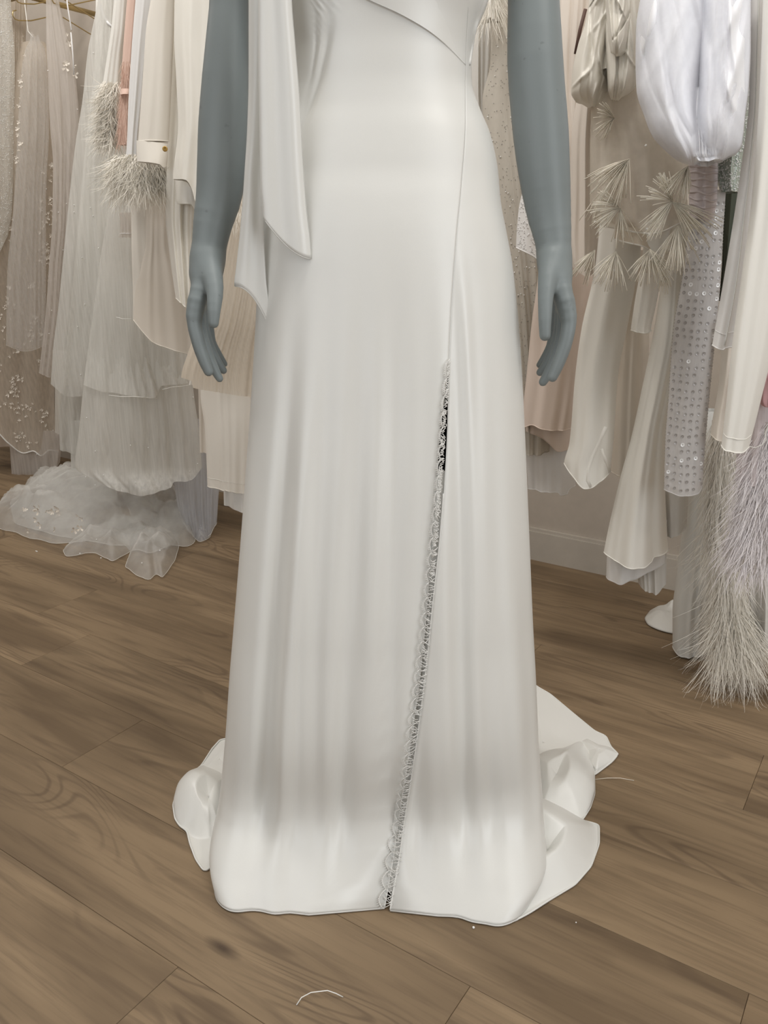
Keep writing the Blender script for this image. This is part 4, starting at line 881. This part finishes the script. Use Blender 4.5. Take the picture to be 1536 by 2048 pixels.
# ---- right hand side ------------------------------------------------------
d = Drape('-120:985,1100;0:985,1100;130:980,1100;200:965,1100;400:985,1110;640:1020,1110;760:1030,1110;900:1035,1100', 1.90, .05, nf=3, amp=(.003, .009), seed=71)
g = garment('glitter_tulle_gown', 'champagne tulle gown with silver glitter between the satin gown and the arm', 'dress', d, T_GLIT, 'skirt', nv=90)
Drape('-120:990,1095;400:995,1105;760:1040,1100;880:1045,1095', 1.95, .02, nf=3).mesh('lining', GREYC, g)
rs = np.random.RandomState(8); beads('glitter', d.point(rs.uniform(-.95, .6, 700), rs.uniform(.15, .95, 700), -1, .001), .0011, SEQUIN, g); beads('glitter', d.point(rs.uniform(-.95, .6, 60), rs.uniform(.15, .8, 60), -1, .002), .0020, PEARL, g)
d = Drape('-100:930,1000;0:935,1000;120:932,998;200:935,992;290:950,990', 1.98, .03, nf=3, amp=(.004, .008), seed=5)
g = garment('grey_white_chiffon_dress', 'grey white chiffon folds seen through the gap beside the waist', 'dress', d, GREYC, 'skirt', nv=40)
dd = Drape('-120:955,1008;-40:957,1006;45:962,1000', 1.82, .02, nf=2)
g = garment('feather_trimmed_top', 'ivory feather trimmed top hanging between the waist and the right arm', 'top', dd, IVORY, 'bodice', nv=20, hemline=False)
feather_on('feather_trim', dd, 460, .080, FEATHER, g, 19, t0=.2, t1=1.0, curl=.35, w=.0012, down=(0, -.2, -1))
d = Drape('360:1050,1092;430:1036,1094;500:1032,1098;530:1034,1100', 1.72, .02, hem=[(-1, 495), (0, 512), (.6, 528), (1, 534)], nf=1, amp=(.001, .003), seed=4)
g = garment('sequined_white_bolero', 'small white sequined sleeve corner poking out beside the right wrist', 'jacket', d, WHITE, 'sleeve', nv=24)
beads('sequins', d.point(rs.uniform(-.95, .95, 260), rs.uniform(.2, .98, 260), -1, .001), .0013, SEQ_WH, g)
# blush tiered dress and white skirt behind the hand
d = Drape('420:1085,1190;560:1075,1185;640:1064,1175;760:1052,1165;860:1040,1150', 1.86, .035, hem=[(-1, 856), (-.6, 846), (-.2, 852), (.5, 856), (1, 852)], nf=2, amp=(.003, .008), seed=81)
g = garment('blush_tiered_dress', 'pale blush crepe dress with tiered hem behind the hand on the right', 'dress', d, PEACH, 'upper_tier')
dd = Drape('760:1046,1160;830:1042,1155;900:1042,1150', 1.89, .03, hem=[(-1, 858), (-.5, 864), (0, 880), (.4, 897), (1, 896)], nf=1.6, amp=(.002, .007), seed=83); dd.mesh('lower_tier', PEACH, g, nv=30)
tubes_obj('hem', [dd.point(np.linspace(-1, 1, 60), np.ones(60), -1, 0)], .0012, PEACH, g, 5)
d = Drape('800:1050,1165;900:1052,1158;980:1056,1150', 1.94, .03, hem=[(-1, 977), (.3, 978), (.4, 983), (.7, 982), (.72, 975), (1, 970)], nf=1.6, amp=(.002, .007), seed=85)
garment('white_crepe_skirt', 'white crepe skirt hanging below the blush tiers', 'skirt', d, WHITE, 'skirt', nv=40)
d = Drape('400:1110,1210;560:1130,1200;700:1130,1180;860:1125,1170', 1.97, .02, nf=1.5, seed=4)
garment('brown_gap_shadow', 'brown panel standing in for the shadow between the blush tiers and the satin column', 'dress', d, TAN, 'skirt', nv=30)  # brown strip whose colour stands for shadow in the gap
# champagne draped gown
d = Drape('-120:1128,1240;0:1116,1232;100:1112,1225;220:1116,1215;330:1130,1210;450:1136,1206;520:1140,1200', 1.74, .05, nf=4.5, amp=(.006, .011), seed=91)
g = garment('champagne_draped_gown', 'champagne chiffon gown gathered in long folds beside the right arm', 'dress', d, CHAMP, 'skirt', hemline=False, nv=90)
dd = Drape('-60:1190,1230;150:1160,1206;300:1142,1204;420:1140,1206;470:1138,1206;520:1140,1204;550:1150,1196', 1.69, .06, hem=[(-1, 532), (-.5, 546), (0, 550), (.6, 546), (1, 530)], nf=2.4, amp=(.003, .006), seed=93, ex=.5); dd.mesh('puffed_hem', CHAMP, g, nv=40)
bp_ = [WN(1171, 18, 1.68), WN(1160, 60, 1.68), WN(1151, 108, 1.68)]
tubes_obj('brown_ribbon', [bp_], .0035, BROWN, g, 6)
# balloon sleeve (two lobes with deep creases)
def puff(name, c, r, n0, mat, parent, seed, amp=.10, freq=(3, 5), squash=.8, nu=72, nv=46, gather=None):
    """a blown-out lobe of cloth: centre and half size in the picture, creases running to its gathered ends"""
    rs = np.random.RandomState(seed); ctr = WN(c[0], c[1], n0); u = FPX * cp - (c[1] - 1024) * sp; k = ctr[1] / u
    a = np.linspace(0, 2 * PI, nu, endpoint=False); b = np.linspace(0, PI, nv); P = np.zeros((nv, nu, 3)); ph = rs.uniform(0, 6, 6)
    for i, q in enumerate(b):
        z = math.cos(q); rr = math.sin(q) ** .75
        cre = amp * (np.cos(freq[0] * 2 * a + ph[0] + 1.2 * z) * .6 + np.cos(freq[1] * 2 * a + ph[1] - 1.8 * z) * .5 + .35 * np.cos(13 * a + ph[2] + 3 * z)) * (.4 + .9 * abs(z)) + .05 * np.cos(4 * z + 2 * a + ph[3])
        f = rr * (1 + cre)
        P[i, :, 0] = ctr[0] + r[0] * k * np.cos(a) * f + r[2] * k * z if len(r) > 2 else ctr[0] + r[0] * k * np.cos(a) * f
        P[i, :, 1] = ctr[1] + r[0] * k * squash * np.sin(a) * f
        P[i, :, 2] = ctr[2] + r[1] * k * z * 1.06
    return grid_obj(name, P, mat, parent, wrap=True)
d = Drape('-120:1215,1320;0:1188,1310;50:1170,1300;100:1158,1292;150:1150,1285', 1.60, .05, nf=3, amp=(.005, .013), seed=101)
g = garment('balloon_sleeve_gown', 'cream satin gown with a creased balloon sleeve above the fringed jacket', 'dress', d, CREAM_SATIN, 'sleeve', hemline=False, nv=60)
for (rw, n0, th, hm, sd) in [
    ('-20:1182,1240;40:1172,1238;90:1156,1232;150:1144,1222;185:1142,1216;210:1156,1206', 1.57, .055, [(-1, 205), (0, 216), (1, 205)], 4),
    ('0:1212,1292;60:1210,1288;110:1212,1282;150:1214,1276;180:1216,1268;200:1222,1250', 1.56, .05, [(-1, 200), (0, 200), (1, 178)], 8),
    ('-60:1205,1260;20:1212,1262;70:1216,1256;110:1222,1250', 1.52, .03, [(-1, 106), (0, 116), (1, 106)], 12)]:
    Drape(rw, n0, th, hem=hm, nf=1.8, amp=(.006, .009), seed=sd, ex=.5, swoops=(12, .012), close=True).mesh('sleeve_puff', CREAM_SATIN, g, nv=90, nu=80)
# white organza puff sleeve
d = Drape('-160:1300,1515;0:1285,1502;100:1276,1500;200:1282,1496', 1.52, .05, nf=4, amp=(.005, .014), seed=111)
g = garment('organza_puff_sleeve_gown', 'bluish white organza gown with a huge cloudy puff sleeve at the upper right', 'dress', d, ORGANZA, 'upper_sleeve', hemline=False, nv=60)
for (rw, n0, th, hm, sd, tp) in [
    ('-40:1290,1420;0:1280,1424;60:1272,1420;120:1271,1412;180:1273,1404;230:1288,1400;270:1304,1404;300:1330,1408;328:1362,1400', 1.46, .085, [(-1, 318), (-.3, 326), (.3, 327), (1, 318)], 5, None),
    ('-40:1404,1500;0:1404,1502;90:1400,1502;180:1396,1498;240:1392,1490;290:1396,1484;320:1410,1464', 1.48, .075, [(-1, 314), (0, 322), (1, 306)], 15, None)]:
    Drape(rw, n0, th, hem=hm, nf=1.2, amp=(.004, .004), seed=sd, ex=.5, swoops=(16, .012, 1.7), close=True).mesh('sleeve_puff', ORGANZA, g, nv=110, nu=90)
    Drape(rw, n0 - .005, th + .012, hem=[(a, b + 4) for a, b in hm], nf=1.2, amp=(.003, .004), seed=sd + 1, ex=.5, swoops=(18, .012, 1.6), close=True).mesh('sheer_layer', ORG_SHEER, g, nv=110, nu=90)
dd = Drape('180:1380,1420;260:1372,1440;310:1370,1450;326:1385,1440', 1.47, .05, hem=[(-1, 324), (0, 328), (1, 320)], nf=2, amp=(.004, .006), seed=3, ex=.5); dd.mesh('gathered_band', ORGANZA, g, nv=40)
tubes_obj('gathers', [[dd.point(s0 + .02 * math.sin(k), t, -1, .0022 * math.sin(PI * (t - .45) / .5)) for t in np.linspace(.45, .95, 10)] for k, s0 in enumerate(np.linspace(-.9, .9, 15))], .0022, ORGANZA, g, 5)

# fringed organza jacket
d = Drape('150:1185,1330;230:1182,1345;310:1180,1378;400:1180,1375;440:1186,1374;470:1255,1348', 1.62, .05, hem=[(-1, 452), (-.4, 466), (.1, 468), (.5, 464), (1, 440)], nf=2.4, amp=(.004, .008), seed=121)
gj = garment('fringed_organza_jacket', 'champagne organza jacket covered with straw coloured starburst fringe tufts', 'jacket', d, T_SHEER, 'body', nv=60, hem_r=.0018, hem_mat=IVORY)
Drape('170:1200,1330;320:1200,1365;440:1215,1360;458:1255,1340', 1.68, .03, nf=2.5, amp=(.004, .01), seed=5).mesh('lining', CHAMP, gj)
dd = Drape('455:1232,1312;480:1228,1316;506:1262,1312', 1.60, .03, hem=[(-1, 478), (-.4, 486), (.2, 492), (.75, 503), (1, 496)], nf=1.5, amp=(.002, .004), seed=6); dd.mesh('cuff', T_PLEAT, gj, nv=16)
tubes_obj('cuff_edge', [dd.point(np.linspace(-1, 1, 40), np.ones(40), -1, .001)], .0014, IVORY, gj, 5)
def tuft(x, y, n0, a0, a1, L_, n, seed, sp_=.0013):
    rs = np.random.RandomState(seed); c = WN(x, y, n0); V, Fc = [], []; k = c[1] / (FPX * cp - (y - 1024) * sp)
    ctrs = rs.uniform(a0, a1, 7)
    for i in range(int(n * 1.5)):
        a = math.radians(np.clip(ctrs[rs.randint(7)] + rs.normal(0, 7), a0 - 8, a1 + 8)); ln = L_ * k * rs.uniform(.55, 1.12); dr = np.array([math.cos(a), -rs.uniform(.0, .7), -math.sin(a)])
        pts = [c + dr * ln * q + np.array([rs.normal(0, .0006), 0, -.16 * ln * q * q]) for q in (0, .35, .7, 1.0)]
        v, f = tube(pts, [.0004, .0007, .0008, .0008], 3, len(V)); V += v; Fc += f
    return mesh_obj('fringe_tuft', V, Fc, STRAW, gj)
for a in [(1345, 403, 1.545, 120, 160, 74, 22, 1), (1345, 403, 1.545, 195, 245, 74, 26, 31), (1345, 403, 1.545, 20, 75, 92, 30, 2), (1345, 403, 1.545, 140, 190, 50, 10, 21), (1240, 416, 1.55, 130, 225, 62, 46, 3), (1240, 416, 1.55, 60, 98, 62, 18, 4), (1232, 503, 1.55, 58, 150, 62, 34, 5), (1300, 500, 1.56, 60, 150, 56, 40, 6), (1300, 498, 1.56, 35, 75, 58, 22, 16), (1356, 452, 1.55, 55, 125, 72, 46, 7), (1258, 318, 1.56, 100, 160, 86, 50, 8), (1376, 332, 1.55, 85, 200, 60, 34, 9), (1228, 236, 1.57, 120, 260, 44, 34, 10), (1190, 500, 1.57, 100, 150, 60, 24, 12), (1330, 545, 1.58, 60, 120, 34, 16, 13), (1205, 380, 1.58, 80, 130, 60, 20, 14)]: tuft(*a)
beads('crystals', [WN(x, y, 1.55) for (x, y) in [(1292, 291), (1294, 458), (1300, 470), (1228, 541), (1190, 444)]], .002, PEARL, gj)
d = Drape('300:1376,1434;340:1377,1436;400:1378,1434;440:1379,1426', 1.60, .03, hem=[(-1, 430), (-.3, 438), (.5, 442), (1, 436)], nf=1.5, amp=(.002, .004), seed=4)
g = garment('mauve_ruched_gown', 'mauve organza sleeve ruched across, under the big white puff sleeve', 'dress', d, MAUVE, 'sleeve', nv=30)
tubes_obj('ruching', [[d.point(s, t + .012 * math.sin(5 * s + 40 * t), -1, .0012 * math.cos(9 * s + 30 * t)) for s in np.linspace(-.95, .95, 22)] for t in np.linspace(.15, .92, 9)], .0022, MAUVE, g, 5)
d = Drape('60:1480,1510;200:1470,1508;290:1430,1502;340:1426,1496;385:1442,1482', 1.66, .04, nf=2, amp=(.004, .008), seed=5)
g = garment('green_sequin_gown', 'pale green sequin gown peeping out right of the white puff sleeve', 'dress', d, GREEN, 'bodice', nv=40)
beads('sequins', d.point(rs.uniform(-1, 1, 900), rs.uniform(.2, 1, 900), -1, .001), .0016, SEQ_WH, g)
d = Drape('340:1452,1488;430:1446,1478;520:1444,1466;600:1438,1452', 1.75, .03, nf=2, amp=(.004, .008), seed=6)
garment('dark_green_dress', 'dark green dress strip between the sequin panel and the cream hems', 'dress', d, DKGREEN, 'skirt', nv=30)
# sequin panel
dsq = Drape('380:1386,1452;450:1378,1447;560:1364,1441;660:1347,1432;800:1337,1418;880:1331,1411;985:1328,1404', 1.63, .022, hem=[(-1, 978), (0, 986), (.8, 984), (1, 972)], nf=1.2, amp=(.001, .003), seed=131)
g = garment('sequin_panel_gown', 'lilac grey net gown sewn with rows of round silver sequins', 'dress', dsq, T_SEQ, 'skirt', nv=70)
Drape('400:1390,1448;660:1352,1428;960:1333,1400', 1.67, .012, nf=1).mesh('lining', GREYC, g)
V, Fc, V2, F2 = [], [], [], []; rs = np.random.RandomState(3)
for j in range(40):
    y = 392 + j * 14.9
    for i in range(6):
        s = -.86 + i * .345 + rs.uniform(-.02, .02) + (.04 if j % 2 else 0)
        t = dsq.at_px(1390, y + rs.uniform(-2, 2))[1]
        if t > .99 or t < .04 or rs.random() < .06: continue
        c = dsq.point(s, t, -1, .0014); e = .001 * rs.normal(); w = rs.random() < (.28 if j < 16 else .07)
        VV, FF = (V2, F2) if w else (V, Fc); b = len(VV); tl = rs.uniform(-.4, .4)
        for rr in ((.0040, .0014) if w else (.0033, .0012)):
            for k in range(8): a = 2 * PI * k / 8; VV.append(c + np.array([rr * math.cos(a), -.0006 + rr * math.sin(a) * tl * .3 + (0 if rr > .002 else .0003), rr * math.sin(a)]))
        for k in range(8): FF.append((b + k, b + (k + 1) % 8, b + 8 + (k + 1) % 8, b + 8 + k))
tag(mesh_obj('silver_sequins', V, Fc, SEQUIN, g, smooth=False), kind='stuff'); tag(mesh_obj('white_sequins', V2, F2, SEQ_WH, g, smooth=False), kind='stuff')
beads('edge_beads', np.vstack([dsq.point(np.full(90, s), np.linspace(.05, 1, 90), -1, 0) for s in (-1, 1)]), .0012, SEQUIN, g)
# ivory trouser legs at the right edge
d = Drape('-160:1505,1540;0:1502,1534;200:1498,1526;350:1480,1516;400:1473,1510;560:1447,1495;697:1423,1468', 1.56, .018, hem=[(-1, 690), (.1, 697), (.15, 694), (1, 692)], nf=.7, amp=(.001, .004), seed=141)
g = garment('white_satin_trousers', 'narrow white satin trouser leg with a raised highlight strip, hem level with the hand', 'trousers', d, WHITE, 'leg_panel')
tubes_obj('highlight_strip', [d.line(0, .99, -.1, .1, 60, .001)], .0013, SATIN, g, 6); tubes_obj('hem_stitching', [d.line(.965, .965, -.96, .96, out=.0006)], .0006, WHITE, g, 4)  # raised satin strip standing in for a highlight down the leg
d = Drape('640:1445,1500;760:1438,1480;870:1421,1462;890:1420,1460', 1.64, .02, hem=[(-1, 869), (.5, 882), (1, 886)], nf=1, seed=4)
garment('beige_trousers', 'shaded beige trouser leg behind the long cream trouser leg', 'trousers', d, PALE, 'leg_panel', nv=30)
d = Drape('-160:1530,1640;0:1526,1630;200:1518,1610;400:1503,1585;560:1482,1566;700:1463,1545;800:1453,1522;895:1442,1498', 1.50, .03, hem=[(-1, 890), (-.6, 896), (.6, 899), (1, 893)], nf=.7, amp=(.003, .006), seed=145)
g = garment('cream_wide_trousers', 'long cream wide leg trousers at the right edge, hem above the feathers', 'trousers', d, IVORY, 'leg_panel')
tubes_obj('hem_stitching', [d.line(.975, .975, -.96, .96, out=.0006)], .0005, IVORY, g, 4)
d = Drape('480:1500,1600;640:1490,1590;800:1480,1580;960:1470,1570', 1.66, .04, nf=3, amp=(.004, .008), seed=4)
garment('grey_lilac_chiffon_dress', 'grey lilac chiffon dress behind the cream trousers at the right edge', 'dress', d, MAUVE, 'skirt', nv=40)
# ivory satin column skirt with a twisted end
d = Drape('440:1200,1285;520:1192,1280;561:1185,1272;658:1163,1254;755:1150,1236;884:1139,1227;930:1128,1222;972:1130,1218', 1.66, .035, hem=[(-1, 926), (-.6, 948), (-.1, 968), (.2, 969), (.6, 957), (1, 943)], nf=1.2, amp=(.003, .006), seed=151)
g = garment('ivory_column_gown', 'ivory crepe column skirt with a twisted rounded end, under the fringe tufts', 'dress', d, IVORY, 'skirt', nv=90)
tubes_obj('twisted_fold', [[d.point(*d.at_px(x, y), -1, -.003) for x, y in [(1212, 850), (1200, 875), (1184, 905), (1176, 930), (1174, 952), (1180, 966)]], [d.point(*d.at_px(x, y), -1, -.003) for x, y in [(1203, 893), (1210, 915), (1218, 942)]]], .0048, IVORY, g, 10)
d = Drape('440:1290,1345;520:1284,1328;600:1270,1314;655:1262,1302', 1.61, .02, hem=[(-1, 660), (.6, 665), (1, 661)], nf=1.2, amp=(.001, .004), seed=3)
garment('ivory_crepe_blouse', 'short ivory crepe sleeve end between column skirt and flared skirt', 'blouse', d, IVORY, 'sleeve', nv=30)
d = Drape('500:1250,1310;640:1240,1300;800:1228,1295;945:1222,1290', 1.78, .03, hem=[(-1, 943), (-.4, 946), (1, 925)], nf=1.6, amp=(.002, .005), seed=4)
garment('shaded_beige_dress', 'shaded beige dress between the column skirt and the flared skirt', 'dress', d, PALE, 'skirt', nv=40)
d = Drape('900:1300,1385;985:1310,1378;1067:1320,1372', 1.83, .03, hem=[(-1, 1070), (.5, 1062), (1, 1050)], nf=1.4, seed=9)
garment('grey_ivory_skirt', 'grey ivory skirt end behind the flared skirt, over the baseboard', 'skirt', d, GREYC, 'skirt', nv=30)
# flared skirt in layers
d = Drape('440:1335,1400;529:1327,1370;658:1308,1368;771:1285,1350;868:1264,1332;957:1240,1330;1060:1216,1334;1112:1206,1338', 1.70, .05, hem=[(-1, 1104), (-.7, 1110), (-.2, 1117), (.3, 1118), (.5, 1114), (.55, 1106), (1, 1099)], nf=1.7, amp=(.003, .012), seed=161)
g = garment('ivory_flared_skirt_gown', 'ivory crepe gown with a flared layered hem above the dark floor', 'dress', d, IVORY, 'skirt', nv=90)
dd = Drape('1040:1222,1334;1110:1214,1330;1160:1212,1325', 1.74, .04, hem=[(-1, 1153), (-.6, 1154), (-.1, 1146), (.3, 1136), (1, 1125)], nf=1.6, amp=(.003, .008), seed=7); dd.mesh('inner_layer', WHITE, g, nv=26)
tubes_obj('hem', [dd.point(np.linspace(-1, 1, 60), np.ones(60), -1, 0)], .001, WHITE, g, 5)
dd = Drape('1040:1240,1332;1110:1270,1333;1180:1278,1332', 1.78, .03, hem=[(-1, 1165), (-.3, 1176), (.4, 1178), (1, 1168)], nf=1.6, amp=(.003, .008), seed=8); dd.mesh('inner_layer', GREYC, g, nv=26)
# white satin slip to the floor
d = Drape('820:1388,1446;900:1382,1440;986:1375,1436;1076:1362,1436;1173:1350,1432;1221:1345,1430;1298:1345,1426', 1.93, .04, hem=[(-1, 1292), (-.5, 1299), (.3, 1296), (1, 1290)], nf=1.8, amp=(.003, .009), seed=171)
g = garment('white_satin_slip_gown', 'plain white satin gown reaching the floor left of the feather gown', 'dress', d, SATIN, 'skirt')
floor_sheet('train', [(1350, 1200), (1330, 1216), (1315, 1216), (1300, 1222), (1288, 1238), (1295, 1252), (1315, 1262), (1345, 1270), (1372, 1262), (1372, 1215)], (1335, 1240), crumple(.010, 3, .022), SATIN, g, nr=18, na=80)
# feather gowns
df = Drape('840:1424,1500;892:1421,1496;960:1418,1490;1044:1416,1478;1110:1428,1484;1173:1434,1490;1240:1436,1500;1300:1434,1530', 1.84, .035, nf=2, amp=(.003, .006), seed=181, n_slope=-.02)
g = garment('ivory_feather_gown', 'ivory ostrich feather gown hanging below the cream trousers to the floor', 'dress', df, IVORY, 'skirt', hemline=False, nv=60)
feather_on('feathers', df, 3000, .095, FEATHER, g, 5, t0=.0, t1=.97, curl=.40, w=.0015, seg=7, grav=.7, down=(0, -.22, -1))
feather_on('feathers', df, 900, .15, FEATHER, g, 6, t0=.80, t1=1.0, curl=.55, w=.0015, seg=8, grav=.7, down=(.05, -.45, -.8))
feather_on('feathers', df, 120, .12, FEATHER, g, 7, t0=.45, t1=.95, s0=-1, s1=-.8, curl=.5, w=.0014, seg=7, grav=.7, down=(-.5, -.3, -1))
d = Drape('840:1512,1600;900:1500,1600;979:1482,1590;1040:1466,1580;1100:1458,1580;1130:1462,1575', 1.66, .04, nf=2, amp=(.004, .01), seed=191)
g = garment('lilac_feather_gown', 'lilac ostrich feather gown at the right edge over the ivory feathers', 'dress', d, T_MAUVE, 'skirt', hemline=False, nv=40)
feather_on('feathers', d, 2600, .085, FEATHER_LILAC, g, 8, t0=0, t1=.97, curl=.42, w=.0015, seg=7, grav=.7, down=(-.25, -.2, -1))
d = Drape('1060:1495,1600;1160:1496,1600;1250:1500,1590;1285:1490,1560', 1.90, .04, hem=[(-1, 1270), (0, 1290), (1, 1280)], nf=3, amp=(.006, .014), seed=5)
garment('lilac_tulle_gown', 'crumpled lilac tulle skirt end behind the feathers at the right edge', 'dress', d, GREYC, 'skirt', nv=40)
r = empty('rose_ruffle_dress', WN(1540, 775, 1.60), 'dusty rose tulle rosette poking in at the right edge', 'dress')
puff('rosette', (1545, 775), (26, 38), 1.60, ROSE, r, 3, .22, (3, 5), .6)
puff('rosette', (1520, 905), (24, 26), 1.70, ROSE, r, 8, .18, (3, 4), .6)
tubes_obj('tassel_cord', [[WN(x, y, 1.60) for x, y in [(1496, 892), (1510, 896), (1524, 890), (1532, 880), (1530, 866), (1538, 850), (1545, 846)]]], .0012, LACE, r, 6)
# small things on the floor
def thing(name, label, cat, V): return tag(V, label, cat)
tag(tubes_obj('thread', [[FL(593, 2010, .0010), FL(603, 1995, .004), FL(622, 1985, .007), FL(655, 1981, .009), FL(672, 1987, .006), FL(686, 1994, .0010)]], .0007, LACE, None, 5), 'pale loose thread curled on the floor in front of the gown', 'thread')
tag(tubes_obj('thread', [[FL(1188, 1559, .0010), FL(1215, 1556, .004), FL(1240, 1556, .004), FL(1268, 1561, .0010)]], .0005, STRAW, None, 5), 'fine straw coloured thread lying beside the train on the right', 'thread')
for (x, y, lb) in [(947, 1857, 'tiny white bead on the floor just below the hem'), (72, 1103, 'tiny white bead on the floor left of the tulle heap'), (1152, 1846, 'tiny white speck of a bead on the floor right of the hem')]:
    p = FL(x, y); rr = .0019 if x != 1152 else .0010
    tag(loft_obj('bead', [(p[0], p[1], rr * (1 + c), max(rr * math.sqrt(max(0, 1 - c * c)), 1e-5), max(rr * math.sqrt(max(0, 1 - c * c)), 1e-5)) for c in np.linspace(-1, 1, 9)], PEARL, None, nc=12), lb, 'bead')
